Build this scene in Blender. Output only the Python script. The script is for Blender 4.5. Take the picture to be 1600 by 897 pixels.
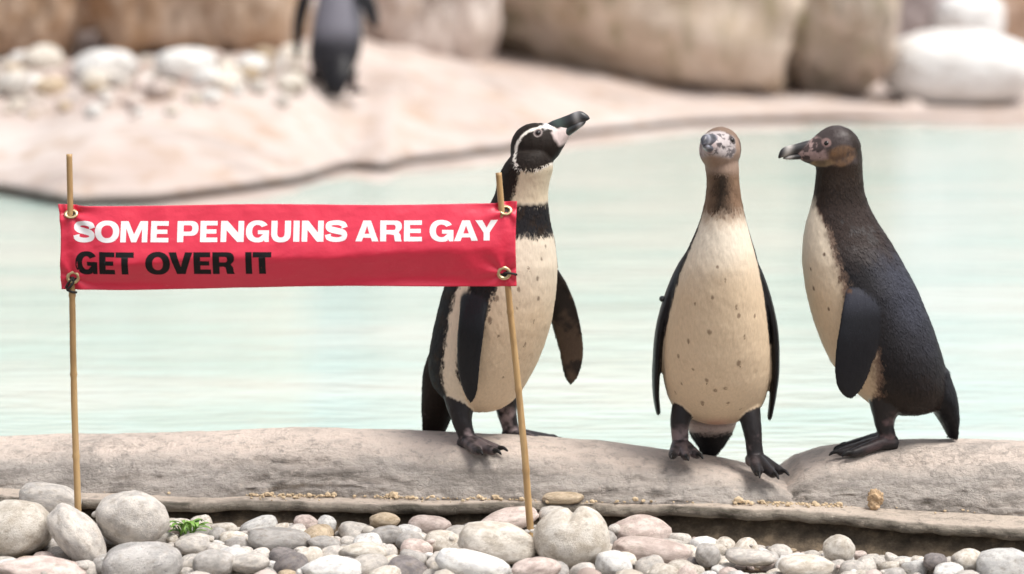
import bpy, bmesh, math, random
import numpy as np
from mathutils import Vector, Matrix
from mathutils.bvhtree import BVHTree
from mathutils.geometry import tessellate_polygon

scene = bpy.context.scene
for o in list(bpy.data.objects):
    bpy.data.objects.remove(o)
R = math.radians

# ------------------------------------------------------------------ camera
CAM_Z = 0.92
PITCH = R(7.12)
FPX = 100.0 / 36.0 * 1600.0          # focal length in photo pixels
cam_d = bpy.data.cameras.new('camera')
cam = bpy.data.objects.new('camera', cam_d)
scene.collection.objects.link(cam)
cam_d.lens = 100.0
cam_d.sensor_width = 36.0
cam_d.sensor_fit = 'HORIZONTAL'
cam_d.clip_start = 0.05
cam_d.clip_end = 600.0
cam.location = (0.0, 0.0, CAM_Z)
cam.rotation_euler = (math.pi / 2 - PITCH, 0.0, 0.0)
cam_d.dof.use_dof = True
cam_d.dof.focus_distance = 4.94
cam_d.dof.aperture_fstop = 2.5
cam_d.dof.aperture_blades = 9
scene.camera = cam

# ------------------------------------------------------------------ sky, sun, exposure
SUN_EL, SUN_AZ = 64.0, 118.0           # azimuth measured from +Y towards +X
world = bpy.data.worlds.new('World')
scene.world = world
world.use_nodes = True
wn = world.node_tree
wn.nodes.clear()
sky = wn.nodes.new('ShaderNodeTexSky')
sky.sky_type = 'NISHITA'
sky.sun_disc = False
sky.sun_elevation = R(SUN_EL)
sky.sun_rotation = R(SUN_AZ)
sky.air_density = 1.0
sky.dust_density = 4.0
sky.ozone_density = 1.0
hsv = wn.nodes.new('ShaderNodeHueSaturation')   # cloud cover: the sky is nearly white
hsv.inputs['Saturation'].default_value = 0.30
bg = wn.nodes.new('ShaderNodeBackground')
bg.inputs['Strength'].default_value = 0.10
wo = wn.nodes.new('ShaderNodeOutputWorld')
wn.links.new(sky.outputs[0], hsv.inputs['Color'])
wn.links.new(hsv.outputs[0], bg.inputs['Color'])
wn.links.new(bg.outputs[0], wo.inputs['Surface'])

sun_d = bpy.data.lights.new('sun', 'SUN')
sun_d.energy = 1.5
sun_d.angle = R(25.0)
sun_d.color = (1.0, 0.96, 0.90)
sun = bpy.data.objects.new('sun', sun_d)
scene.collection.objects.link(sun)
sdir = Vector((math.sin(R(SUN_AZ)) * math.cos(R(SUN_EL)), math.cos(R(SUN_AZ)) * math.cos(R(SUN_EL)), math.sin(R(SUN_EL))))
sun.rotation_euler = sdir.to_track_quat('Z', 'Y').to_euler()
sun.location = sdir * 20

scene.view_settings.view_transform = 'Standard'
scene.view_settings.look = 'None'
scene.view_settings.gamma = 1.0
scene.view_settings.use_curve_mapping = False
scene.view_settings.exposure = 1.0
scene.render.engine = 'CYCLES'
scene.cycles.use_denoising = True
scene.cycles.max_bounces = 6

# ------------------------------------------------------------------ helpers
C = scene.collection

def at(px, py, Y):
    """the point at depth Y seen at photo pixel (px, py)"""
    a, b = px - 800.0, py - 448.5
    dx = a
    dy = FPX * math.cos(PITCH) - b * math.sin(PITCH)
    dz = -FPX * math.sin(PITCH) - b * math.cos(PITCH)
    s = Y / dy
    return np.array([dx * s, Y, CAM_Z + dz * s])

def on_z(px, py, z):
    a, b = px - 800.0, py - 448.5
    dy = FPX * math.cos(PITCH) - b * math.sin(PITCH)
    dz = -FPX * math.sin(PITCH) - b * math.cos(PITCH)
    s = (z - CAM_Z) / dz
    return np.array([a * s, dy * s, z])

def to_px(p):
    x, y, z = p[0], p[1], p[2] - CAM_Z
    d = y * math.cos(PITCH) - z * math.sin(PITCH)
    u = y * math.sin(PITCH) + z * math.cos(PITCH)
    return 800 + FPX * x / d, 448.5 - FPX * u / d

def _hash(ix, iy, iz, seed):
    h = (ix * 374761393 + iy * 668265263 + iz * 2147483647 + seed * 1274126177) & 0xFFFFFFFF
    h = ((h ^ (h >> 13)) * 1274126177) & 0xFFFFFFFF
    h = (h ^ (h >> 16)) & 0xFFFFFF
    return h / float(0xFFFFFF)

def vnoise(p, seed=0):
    p = np.asarray(p, dtype=np.float64)
    f = np.floor(p)
    i = f.astype(np.int64)
    t = p - f
    t = t * t * t * (t * (t * 6 - 15) + 10)
    out = 0
    for dx in (0, 1):
        wx = t[:, 0] if dx else 1 - t[:, 0]
        for dy in (0, 1):
            wy = t[:, 1] if dy else 1 - t[:, 1]
            for dz in (0, 1):
                wz = t[:, 2] if dz else 1 - t[:, 2]
                out = out + wx * wy * wz * _hash(i[:, 0] + dx, i[:, 1] + dy, i[:, 2] + dz, seed)
    return out * 2 - 1

def fbm(p, octaves=4, seed=0, gain=0.5):
    p = np.asarray(p, dtype=np.float64)
    a, s, tot = 1.0, 0.0, 0.0
    for k in range(octaves):
        s = s + a * vnoise(p * (2.03 ** k) + 17.3 * k, seed + k)
        tot += a
        a *= gain
    return s / tot

def smooth01(x, a, b):
    t = np.clip((x - a) / (b - a), 0, 1)
    return t * t * (3 - 2 * t)

def mesh_from(name, verts, faces, smooth=True):
    me = bpy.data.meshes.new(name)
    me.from_pydata([tuple(map(float, v)) for v in verts], [], [tuple(int(i) for i in f) for f in faces])
    me.update()
    if smooth:
        me.polygons.foreach_set('use_smooth', [True] * len(me.polygons))
    return me

def link(name, data, mat=None, parent=None, loc=None, rot=None, scale=None):
    o = bpy.data.objects.new(name, data)
    C.objects.link(o)
    if mat is not None and data is not None and len(data.materials) == 0:
        data.materials.append(mat)
    if parent is not None:
        o.parent = parent
    if loc is not None:
        o.location = tuple(float(v) for v in loc)
    if rot is not None:
        o.rotation_euler = rot
    if scale is not None:
        o.scale = tuple(float(v) for v in scale)
    return o

def tag(o, label=None, cat=None, group=None, kind=None):
    if label: o['label'] = label
    if cat: o['category'] = cat
    if group: o['group'] = group
    if kind: o['kind'] = kind
    return o

# ------------------------------------------------------------------ materials
class NT:
    def __init__(self, name):
        self.m = bpy.data.materials.new(name)
        self.m.use_nodes = True
        self.t = self.m.node_tree
        self.b = self.t.nodes['Principled BSDF']
    def n(self, kind, **kw):
        nd = self.t.nodes.new(kind)
        for k, v in kw.items():
            if k in nd.inputs.keys() if hasattr(nd.inputs, 'keys') else False:
                nd.inputs[k].default_value = v
            else:
                setattr(nd, k, v)
        return nd
    def l(self, a, b):
        self.t.links.new(a, b)
    def coords(self, kind='Object'):
        return self.n('ShaderNodeTexCoord').outputs[kind]
    def noise(self, co, scale, detail=4.0, rough=0.55, stretch=None):
        if stretch is not None:
            mp = self.n('ShaderNodeMapping')
            mp.inputs['Scale'].default_value = stretch
            self.l(co, mp.inputs['Vector'])
            co = mp.outputs[0]
        nd = self.n('ShaderNodeTexNoise')
        nd.inputs['Scale'].default_value = scale
        nd.inputs['Detail'].default_value = detail
        nd.inputs['Roughness'].default_value = rough
        self.l(co, nd.inputs['Vector'])
        return nd.outputs['Fac']
    def ramp(self, fac, stops, interp='LINEAR'):
        r = self.n('ShaderNodeValToRGB')
        r.color_ramp.interpolation = interp
        e = r.color_ramp.elements
        while len(e) < len(stops):
            e.new(0.5)
        for k, (p, c) in enumerate(stops):
            e[k].position = p
            e[k].color = (*c, 1.0) if len(c) == 3 else c
        self.l(fac, r.inputs[0])
        return r.outputs[0]
    def mix(self, fac, a, b, mode='MIX'):
        m = self.n('ShaderNodeMix')
        m.data_type = 'RGBA'
        m.blend_type = mode
        for sock, v in ((m.inputs[0], fac), (m.inputs[6], a), (m.inputs[7], b)):
            if hasattr(v, 'is_linked'):
                self.l(v, sock)
            elif isinstance(v, (int, float)):
                sock.default_value = v
            else:
                sock.default_value = (*v, 1.0)
        return m.outputs[2]
    def bump(self, height, strength, dist, normal=None):
        b = self.n('ShaderNodeBump')
        b.inputs['Strength'].default_value = strength
        b.inputs['Distance'].default_value = dist
        self.l(height, b.inputs['Height'])
        if normal is not None:
            self.l(normal, b.inputs['Normal'])
        return b.outputs[0]
    def out(self, color=None, rough=None, normal=None, spec=None):
        if color is not None:
            if hasattr(color, 'is_linked'): self.l(color, self.b.inputs['Base Color'])
            else: self.b.inputs['Base Color'].default_value = (*color, 1.0)
        if rough is not None:
            if hasattr(rough, 'is_linked'): self.l(rough, self.b.inputs['Roughness'])
            else: self.b.inputs['Roughness'].default_value = rough
        if normal is not None: self.l(normal, self.b.inputs['Normal'])
        if spec is not None: self.b.inputs['Specular IOR Level'].default_value = spec
        return self.m

def stone_mat(name, base, alt, speck, speck_amt=0.5, scale=18.0, rough=0.7, dirt=(0.30, 0.24, 0.18)):
    """water-worn stone: mottled colour, fine specks, hairline veins; each stone differs through its own random number"""
    s = NT(name)
    co = s.coords('Object')
    info = s.n('ShaderNodeObjectInfo')
    add = s.n('ShaderNodeVectorMath', operation='ADD')
    mul = s.n('ShaderNodeMath', operation='MULTIPLY')
    mul.inputs[1].default_value = 37.0
    s.l(info.outputs['Random'], mul.inputs[0])
    s.l(co, add.inputs[0]); s.l(mul.outputs[0], add.inputs[1])
    co = add.outputs[0]
    n1 = s.noise(co, scale * 0.12, 5, 0.6)
    c = s.mix(s.ramp(n1, [(0.40, (0, 0, 0)), (0.60, (1, 1, 1))]), tuple(v * 0.86 for v in base), tuple(min(0.85, v * 1.08) for v in alt))
    n2 = s.noise(co, scale * 1.1, 6, 0.75)
    c = s.mix(s.ramp(n2, [(0.55, (0, 0, 0)), (0.68, (speck_amt,) * 3)]), c, speck)
    n3 = s.noise(co, scale * 0.22, 6, 0.7)
    c = s.mix(s.ramp(n3, [(0.51, (0, 0, 0)), (0.68, (0.6,) * 3)]), c, dirt)
    # hairline quartz veins and dark cracks
    nv_ = s.noise(co, scale * 0.09, 5, 0.6)
    c = s.mix(s.ramp(nv_, [(0.485, (0, 0, 0)), (0.497, (0.5,) * 3), (0.503, (0.5,) * 3), (0.515, (0, 0, 0))]), c, tuple(min(1, v * 1.25) for v in alt))
    # per-stone brightness
    br = s.n('ShaderNodeMapRange')
    br.inputs['To Min'].default_value = 0.85; br.inputs['To Max'].default_value = 1.15
    s.l(info.outputs['Random'], br.inputs['Value'])
    hv = s.n('ShaderNodeHueSaturation')
    s.l(br.outputs[0], hv.inputs['Value']); s.l(c, hv.inputs['Color'])
    nb = s.noise(co, scale * 1.0, 8, 0.75)
    nrm = s.bump(nb, 0.45, 0.05)
    return s.out(hv.outputs[0], rough, nrm, 0.35)

M = {}
M['stone_pale'] = stone_mat('pale grey stone', (0.58, 0.54, 0.50), (0.66, 0.61, 0.55), (0.36, 0.32, 0.29))
M['stone_cream'] = stone_mat('cream stone', (0.66, 0.58, 0.48), (0.72, 0.67, 0.60), (0.45, 0.36, 0.27))
M['stone_white'] = stone_mat('white stone', (0.74, 0.72, 0.70), (0.80, 0.77, 0.73), (0.55, 0.50, 0.47), 0.35)
M['stone_grey'] = stone_mat('mid grey stone', (0.42, 0.395, 0.37), (0.50, 0.47, 0.44), (0.27, 0.25, 0.23))
M['stone_dark'] = stone_mat('dark grey stone', (0.20, 0.18, 0.18), (0.28, 0.25, 0.24), (0.12, 0.11, 0.11))
M['stone_pink'] = stone_mat('pinkish stone', (0.58, 0.46, 0.41), (0.66, 0.56, 0.51), (0.40, 0.29, 0.26))
M['stone_tan'] = stone_mat('tan stone', (0.50, 0.38, 0.25), (0.58, 0.47, 0.34), (0.33, 0.24, 0.16))
M['stone_speck'] = stone_mat('speckled stone', (0.46, 0.44, 0.42), (0.56, 0.53, 0.50), (0.16, 0.15, 0.15), 0.95, 9.0)

def rock_mat(name, base, alt, stain, stain2=None, scale=1.6, vertical=1.0):
    s = NT(name)
    co = s.coords('Object')
    n1 = s.noise(co, scale * 1.8, 7, 0.65)
    c = s.mix(s.ramp(n1, [(0.40, (0, 0, 0)), (0.60, (1, 1, 1))]), tuple(v * 0.9 for v in base), tuple(min(0.85, v * 1.08) for v in alt))
    n2 = s.noise(co, scale * 2.4, 7, 0.7, (1.0, 1.0, 1.0 / max(vertical, 0.01)))
    c = s.mix(s.ramp(n2, [(0.52, (0, 0, 0)), (0.68, (0.75,) * 3)]), c, stain)
    if stain2:
        n3 = s.noise(co, scale * 2.8, 6, 0.65, (1.3, 1.3, 0.35))
        c = s.mix(s.ramp(n3, [(0.53, (0, 0, 0)), (0.66, (0.85,) * 3)]), c, stain2)
    n4 = s.noise(co, 22.0, 8, 0.7)
    c = s.mix(s.ramp(n4, [(0.35, (0.25,) * 3), (0.6, (0, 0, 0))]), c, tuple(v * 0.6 for v in base))
    nrm = s.bump(n4, 0.6, 0.02)
    return s.out(c, 0.85, nrm, 0.25)

M['rock_brown'] = rock_mat('brown sandstone', (0.44, 0.28, 0.17), (0.54, 0.42, 0.33), (0.32, 0.19, 0.10), (0.28, 0.19, 0.13))
M['rock_pink'] = rock_mat('pinkish limestone', (0.58, 0.48, 0.43), (0.68, 0.60, 0.55), (0.46, 0.34, 0.26))
M['rock_beige'] = rock_mat('beige weathered rock', (0.60, 0.48, 0.38), (0.68, 0.57, 0.48), (0.42, 0.30, 0.18), (0.30, 0.25, 0.15), scale=2.0, vertical=2.5)
M['rock_green'] = rock_mat('algae streaked rock', (0.56, 0.46, 0.37), (0.64, 0.53, 0.46), (0.32, 0.29, 0.14), (0.24, 0.20, 0.16), scale=2.2, vertical=4.0)
M['rock_white'] = rock_mat('white washed boulder', (0.78, 0.76, 0.74), (0.82, 0.80, 0.78), (0.72, 0.68, 0.64))
M['rock_mauve'] = rock_mat('mauve grey rock', (0.36, 0.30, 0.29), (0.46, 0.40, 0.39), (0.28, 0.22, 0.20))
M['rock_orange'] = rock_mat('orange rock', (0.50, 0.34, 0.24), (0.56, 0.42, 0.34), (0.40, 0.26, 0.17))

def feather_mat():
    s = NT('penguin plumage')
    at_ = s.n('ShaderNodeVertexColor'); at_.layer_name = 'Col'
    rg = s.n('ShaderNodeVertexColor'); rg.layer_name = 'Rough'
    co = s.coords('Object')
    nf = s.noise(co, 260.0, 4, 0.65, (1.0, 1.0, 0.35))
    nb = s.noise(co, 60.0, 5, 0.6, (1.0, 1.0, 0.5))
    hv = s.n('ShaderNodeHueSaturation')
    mr = s.n('ShaderNodeMapRange')
    mr.inputs['From Min'].default_value = 0.3; mr.inputs['From Max'].default_value = 0.7
    mr.inputs['To Min'].default_value = 0.91; mr.inputs['To Max'].default_value = 1.07
    s.l(nf, mr.inputs['Value'])
    s.l(mr.outputs[0], hv.inputs['Value']); s.l(at_.outputs['Color'], hv.inputs['Color'])
    nrm = s.bump(nb, 0.07, 0.004)
    nrm = s.bump(nf, 0.25, 0.0016, nrm)
    sep = s.n('ShaderNodeSeparateColor')
    s.l(rg.outputs['Color'], sep.inputs[0])
    return s.out(hv.outputs[0], sep.outputs[0], nrm, 0.22)
M['plumage'] = feather_mat()

def simple_mat(name, col, rough=0.5, var=0.15, scale=40.0, bump=0.2, bd=0.002, spec=0.5):
    s = NT(name)
    co = s.coords('Object')
    n = s.noise(co, scale, 5, 0.6)
    c = s.mix(s.ramp(n, [(0.3, (0, 0, 0)), (0.7, (1, 1, 1))]), tuple(v * (1 - var) for v in col), tuple(min(1, v * (1 + var)) for v in col))
    return s.out(c, rough, s.bump(n, bump, bd), spec)

def beak_mat():
    s = NT('penguin beak horn')
    at_ = s.n('ShaderNodeVertexColor'); at_.layer_name = 'Col'
    co = s.coords('Object')
    n = s.noise(co, 180.0, 4, 0.6)
    return s.out(at_.outputs['Color'], 0.38, s.bump(n, 0.3, 0.001), 0.5)
M['beak'] = beak_mat()
M['eye'] = simple_mat('penguin eye', (0.012, 0.009, 0.008), 0.06, 0.1, 30, 0.0)
M['tag'] = simple_mat('dark rubber tag', (0.03, 0.03, 0.03), 0.5)

def vinyl():
    s = NT('red banner vinyl')
    co = s.coords('Object')
    n = s.noise(co, 5.0, 4, 0.5)
    c = s.mix(s.ramp(n, [(0.3, (0, 0, 0)), (0.7, (1, 1, 1))]), (0.66, 0.024, 0.058), (0.72, 0.034, 0.078))
    n2 = s.noise(co, 900.0, 2, 0.5)
    n3 = s.noise(co, 14.0, 5, 0.6)
    nrm = s.bump(n3, 0.5, 0.006)
    ns = s.noise(co, 130.0, 6, 0.8, (0.25, 1, 1))
    c = s.mix(s.ramp(ns, [(0.60, (0, 0, 0)), (0.75, (0.35,) * 3)]), c, (0.70, 0.20, 0.22))
    return s.out(c, s.ramp(n3, [(0.3, (0.34,) * 3), (0.7, (0.46,) * 3)]), s.bump(n2, 0.15, 0.0005, nrm), 0.5)
M['vinyl'] = vinyl()
M['ink_white'] = simple_mat('white print', (0.84, 0.83, 0.83), 0.42, 0.03, 20, 0.05)
M['ink_black'] = simple_mat('black print', (0.010, 0.009, 0.010), 0.6, 0.1, 20, 0.05, spec=0.2)
M['brass'] = simple_mat('brass grommet', (0.66, 0.52, 0.30), 0.32, 0.1, 200, 0.1)
M['brass'].node_tree.nodes['Principled BSDF'].inputs['Metallic'].default_value = 0.85
M['cord'] = simple_mat('black tie cord', (0.02, 0.018, 0.016), 0.8)

def bamboo():
    s = NT('bamboo cane')
    co = s.coords('Object')
    n = s.noise(co, 60.0, 5, 0.6, (1, 1, 0.06))
    c = s.ramp(n, [(0.3, (0.30, 0.17, 0.07)), (0.5, (0.46, 0.29, 0.13)), (0.75, (0.60, 0.42, 0.22))])
    n2 = s.noise(co, 9.0, 4, 0.6)
    c = s.mix(s.ramp(n2, [(0.5, (0, 0, 0)), (0.7, (0.5,) * 3)]), c, (0.22, 0.13, 0.06))
    return s.out(c, 0.45, s.bump(n, 0.3, 0.001), 0.4)
M['bamboo'] = bamboo()

def concrete(name, top, grey, dark):
    s = NT(name)
    co = s.coords('Object')
    n1 = s.noise(co, 3.0, 7, 0.62)
    n2 = s.noise(co, 14.0, 8, 0.72, (0.40, 1.0, 1.8))
    n3 = s.noise(co, 45.0, 6, 0.75)
    # weather staining of the lower flank and pool-worn top, broken up by noise
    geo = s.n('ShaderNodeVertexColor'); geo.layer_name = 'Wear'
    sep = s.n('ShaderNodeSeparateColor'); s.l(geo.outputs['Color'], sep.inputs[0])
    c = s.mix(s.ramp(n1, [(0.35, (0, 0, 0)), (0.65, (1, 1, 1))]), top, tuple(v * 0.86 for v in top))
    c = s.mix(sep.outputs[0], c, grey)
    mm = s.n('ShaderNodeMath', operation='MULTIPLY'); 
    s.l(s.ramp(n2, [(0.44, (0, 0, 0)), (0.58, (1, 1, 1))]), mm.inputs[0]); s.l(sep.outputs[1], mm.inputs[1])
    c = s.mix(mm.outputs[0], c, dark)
    c = s.mix(s.ramp(n3, [(0.53, (0, 0, 0)), (0.67, (0.6,) * 3)]), c, tuple(v * 0.42 for v in grey))
    nbg = s.noise(co, 7.0, 6, 0.7)
    c = s.mix(s.ramp(nbg, [(0.52, (0, 0, 0)), (0.66, (0.5,) * 3)]), c, tuple(v * 0.62 for v in grey))
    c = s.mix(s.ramp(n3, [(0.30, (0.4,) * 3), (0.42, (0, 0, 0))]), c, tuple(min(1, v * 1.15) for v in top))
    nc = s.noise(co, 6.0, 8, 0.65, (0.7, 1.0, 1.2))
    crack = s.ramp(nc, [(0.470, (0, 0, 0)), (0.480, (0.3,) * 3), (0.488, (0, 0, 0))])
    cm = s.n('ShaderNodeMath', operation='MULTIPLY'); s.l(crack, cm.inputs[0]); s.l(s.ramp(n1, [(0.45, (0, 0, 0)), (0.6, (0.8,) * 3)]), cm.inputs[1])
    c = s.mix(cm.outputs[0], c, grey)
    h = s.n('ShaderNodeMath', operation='ADD'); s.l(n2, h.inputs[0]); s.l(n3, h.inputs[1])
    h2 = s.n('ShaderNodeMath', operation='SUBTRACT'); s.l(h.outputs[0], h2.inputs[0]); s.l(cm.outputs[0], h2.inputs[1])
    return s.out(c, 0.82, s.bump(h2.outputs[0], 0.8, 0.018), 0.3)
M['kerb'] = concrete('worn kerb concrete', (0.74, 0.625, 0.54), (0.46, 0.415, 0.375), (0.10, 0.085, 0.07))
M['ledge'] = concrete('ledge slab concrete', (0.64, 0.54, 0.45), (0.27, 0.235, 0.19), (0.07, 0.06, 0.045))

def water_mat():
    s = NT('pool water')
    co = s.coords('Object')
    n1 = s.noise(co, 5.0, 4, 0.5, (0.45, 1.5, 1.0))
    n2 = s.noise(co, 22.0, 3, 0.5, (0.5, 1.3, 1.0))
    n0 = s.noise(co, 1.5, 6, 0.62, (0.45, 1.0, 1.0))
    c = s.mix(s.ramp(n0, [(0.40, (0, 0, 0)), (0.60, (1, 1, 1))]), (0.46, 0.59, 0.535), (0.57, 0.635, 0.575))
    h = s.n('ShaderNodeMath', operation='MULTIPLY_ADD'); h.inputs[1].default_value = 0.35
    s.l(n2, h.inputs[0]); s.l(n1, h.inputs[2])
    s.b.inputs['IOR'].default_value = 1.33
    return s.out(c, 0.12, s.bump(h.outputs[0], 0.22, 0.05), 0.5)
M['water'] = water_mat()

def soil():
    s = NT('damp gritty soil')
    co = s.coords('Object')
    n1 = s.noise(co, 30.0, 8, 0.7); n2 = s.noise(co, 4.0, 4, 0.6)
    c = s.ramp(n1, [(0.3, (0.05, 0.038, 0.028)), (0.52, (0.13, 0.10, 0.07)), (0.7, (0.28, 0.21, 0.14))])
    return s.out(c, 0.9, s.bump(n1, 0.8, 0.01), 0.2)
M['soil'] = soil()

def bank_mat():
    s = NT('smooth pale bank rock')
    co = s.coords('Object')
    n1 = s.noise(co, 0.9, 6, 0.55, (0.7, 1.2, 1.0)); n2 = s.noise(co, 6.0, 7, 0.65); n3 = s.noise(co, 30.0, 7, 0.7)
    c = s.mix(s.ramp(n1, [(0.36, (0, 0, 0)), (0.64, (1, 1, 1))]), (0.47, 0.385, 0.345), (0.56, 0.495, 0.46))
    c = s.mix(s.ramp(n2, [(0.50, (0, 0, 0)), (0.62, (0.7,) * 3)]), c, (0.40, 0.28, 0.20))
    n5 = s.noise(co, 2.2, 7, 0.65, (0.6, 1.3, 1.0))
    c = s.mix(s.ramp(n5, [(0.52, (0, 0, 0)), (0.64, (0.65,) * 3)]), c, (0.33, 0.27, 0.24))
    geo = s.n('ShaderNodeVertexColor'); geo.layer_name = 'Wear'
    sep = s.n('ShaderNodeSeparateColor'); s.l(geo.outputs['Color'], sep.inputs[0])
    c = s.mix(sep.outputs[0], c, (0.06, 0.05, 0.042))  # waterline wet stain that also paints in the shadow line under the lip
    return s.out(c, 0.75, s.bump(n3, 0.5, 0.01), 0.3)
M['bank'] = bank_mat()
M['leaf'] = simple_mat('weed leaf', (0.16, 0.30, 0.05), 0.45, 0.35, 60, 0.2)
M['leaf'].node_tree.nodes['Principled BSDF'].inputs['Transmission Weight'].default_value = 0.0
M['dry'] = simple_mat('dry orange husk', (0.46, 0.32, 0.19), 0.8, 0.4, 120, 0.6, 0.004)
M['grit'] = simple_mat('yellow grit', (0.52, 0.40, 0.26), 0.85, 0.4, 90, 0.5)

def color_layer(me, name, cols):
    a = me.color_attributes.new(name, 'FLOAT_COLOR', 'POINT')
    c = np.ones((len(me.vertices), 4), dtype=np.float32)
    c[:, :3] = cols
    a.data.foreach_set('color', c.ravel())

def grid_faces(nu, nv, wrap=False):
    f = []
    for i in range(nu - 1):
        for j in range(nv if wrap else nv - 1):
            a, b = i * nv + j, i * nv + (j + 1) % nv
            f.append((a, b, b + nv, a + nv))
    return f

# ------------------------------------------------------------------ ground and water
WATER_Z = -0.085
gm = mesh_from('ground', [(-300, -300, -0.34), (300, -300, -0.34), (300, 300, -0.34), (-300, 300, -0.34)], [(0, 1, 2, 3)])
tag(link('ground', gm, M['soil']), kind='structure')

wx = np.linspace(-14, 14, 90); wy = np.linspace(5.13, 21, 70)
wv = [(x, y, WATER_Z) for x in wx for y in wy]
tag(link('water', mesh_from('water', wv, [f[::-1] for f in grid_faces(90, 70)]), M['water']), kind='structure')

# ------------------------------------------------------------------ kerb around the near side of the pool
KX = np.array([-1.9, -0.92, -0.45, 0.0, 0.25, 0.5, 0.75, 0.93, 1.9])
LEDGE_Z = np.array([-0.075, -0.075, -0.076, -0.078, -0.082, -0.086, -0.092, -0.097, -0.11])
def ledge_z(x): return np.interp(x, KX, LEDGE_Z)
def pix_line(pts, zfun):
    """pixel polyline -> (X, Y) samples on the surface z = zfun(X)"""
    out = []
    for px, py in pts:
        z = -0.08
        for _ in range(6):
            p = on_z(px, py, z); z = float(zfun(p[0]))
        out.append((p[0], p[1]))
    out = np.array(out)
    x0, x1 = out[0], out[-1]
    lo = x0 + (x0 - out[1]) / max(1e-6, abs(x0[0] - out[1][0])) * 1.2
    hi = x1 + (x1 - out[-2]) / max(1e-6, abs(x1[0] - out[-2][0])) * 1.2
    return np.vstack([lo, out, hi])
FRONT = pix_line([(0, 764), (200, 772), (400, 777), (700, 781), (900, 785), (1200, 789), (1400, 797), (1600, 808)], ledge_z)
LIP = pix_line([(0, 779), (200, 783), (400, 786), (700, 789), (900, 789), (1050, 789), (1200, 800), (1400, 816), (1600, 832)], ledge_z)
def front_y(x): return np.interp(x, FRONT[:, 0], FRONT[:, 1])
def lip_y(x): return np.interp(x, LIP[:, 0], LIP[:, 1])
# crest heights of the two kerb stones
CREST_A = [(0, 688), (100, 681), (300, 675), (450, 669), (600, 673), (800, 683), (950, 693), (1060, 708), (1130, 719), (1200, 737), (1235, 752)]
CREST_B = [(1205, 760), (1222, 742), (1250, 717), (1290, 703), (1345, 694), (1400, 690), (1500, 688), (1600, 692)]
def crest_curve(pts, dy):
    out = []
    for px, py in pts:
        x = (px - 800) / FPX * 5.1
        y = front_y(x) + dy
        p = at(px, py, y); out.append((p[0], p[2]))
    return np.array(out)
CA = crest_curve(CREST_A, 0.15); CB = crest_curve(CREST_B, 0.17)
KW = {'a': 0.30, 'b': 0.36}
def kerb_z(which, x, v):
    """height of a kerb stone at X = x, fraction v across (0 front foot, 1 pool side)"""
    cv = CA if which == 'a' else CB
    zt = np.interp(x, cv[:, 0], cv[:, 1])
    if which == 'a': zt = zt - 0.12 * np.clip(x - cv[-1, 0], 0, None) - 6 * np.clip(x - cv[-1, 0], 0, None) ** 2
    else: zt = zt - 2.0 * np.clip(cv[0, 0] - x, 0, None)
    zb = ledge_z(x) - 0.012
    t = np.clip(np.abs(2 * v - 1), 0, 1)
    prof = (1 - t ** 2.3) ** 0.62
    return zb + np.maximum(zt - zb, 0.0) * prof
def kerb_mesh(which, x0, x1, nu, seed):
    nv = 70
    vs, wear_shade = [], []
    xs = np.linspace(x0, x1, nu)
    tt = np.linspace(0, 1, nv)
    vv = 0.5 - 0.5 * np.cos(np.pi * tt)
    for x in xs:
        y = front_y(x) + vv * KW[which]
        z = kerb_z(which, np.full(nv, x), vv)
        z = np.where(tt >= 1.0, -0.16, z)
        for k in range(nv): vs.append((x, y[k], z[k])); wear_shade.append(vv[k])
    vs = np.array(vs); wear_shade = np.array(wear_shade)
    # lumpy, hand-trowelled surface with pits and chipped hollows on the pool-visitor side
    big = fbm(vs * np.array([3, 7, 9]), 4, seed)
    mid = fbm(vs * np.array([9, 26, 42]), 4, seed + 9)
    fine = fbm(vs * np.array([45, 70, 90]), 3, seed + 20)
    fr = 1 - smooth01(wear_shade, 0.12, 0.42)
    vs[:, 2] += big * 0.006 + mid * (0.0022 + 0.006 * fr) + fine * (0.0012 + 0.0022 * fr)
    vs[:, 1] += fr * (mid * 0.010 + big * 0.016 + fine * 0.004 + np.minimum(0, mid + 0.2) * -0.035)
    me = mesh_from('pool_kerb', vs, [f[::-1] for f in grid_faces(nu, nv)])
    g = np.clip(1 - smooth01(wear_shade, 0.06, 0.28) + 0.35 * mid, 0, 1)
    d = np.clip((1 - smooth01(wear_shade, 0.02, 0.22)) * (0.75 + 0.9 * big), 0, 1)
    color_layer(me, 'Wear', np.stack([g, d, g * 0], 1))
    return me
ka = tag(link('pool_kerb', kerb_mesh('a', -2.0, 0.56, 760, 3), M['kerb']), 'long worn concrete kerb stone along the near pool edge, left', kind='structure')
kb = tag(link('pool_kerb', kerb_mesh('b', 0.455, 2.0, 460, 31), M['kerb']), 'domed concrete kerb stone at the right of the pool edge', kind='structure')

# thin broken slab in front of the kerb, with a damp soil face under it
nu = 420
xs = np.linspace(-2.0, 2.0, nu)
prof = [(0.18, 0.0), (0.06, 0.0), (0.02, 0.0), (0.006, -0.0015), (0.0, -0.006), (0.003, -0.014), (0.012, -0.019), (0.05, -0.021), (0.18, -0.022)]
vs, wear_shade = [], []
for x in xs:
    for k, (dy, dz) in enumerate(prof):
        vs.append((x, lip_y(x) + dy, ledge_z(x) + dz)); wear_shade.append(1.0 if k >= 3 else 0.0)
vs = np.array(vs); wear_shade = np.array(wear_shade)
edge = np.array([1.0 if 2 <= k <= 7 else 0.25 for k in range(len(prof))] * nu)
nn = fbm(vs * np.array([9, 1, 1]), 4, 77); n2 = fbm(vs * np.array([40, 40, 60]), 3, 78)
vs[:, 1] += edge * (nn * 0.016 + n2 * 0.006)
vs[:, 2] += nn * 0.004 + n2 * 0.0018
lm = mesh_from('ledge', vs, grid_faces(nu, len(prof)))
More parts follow.
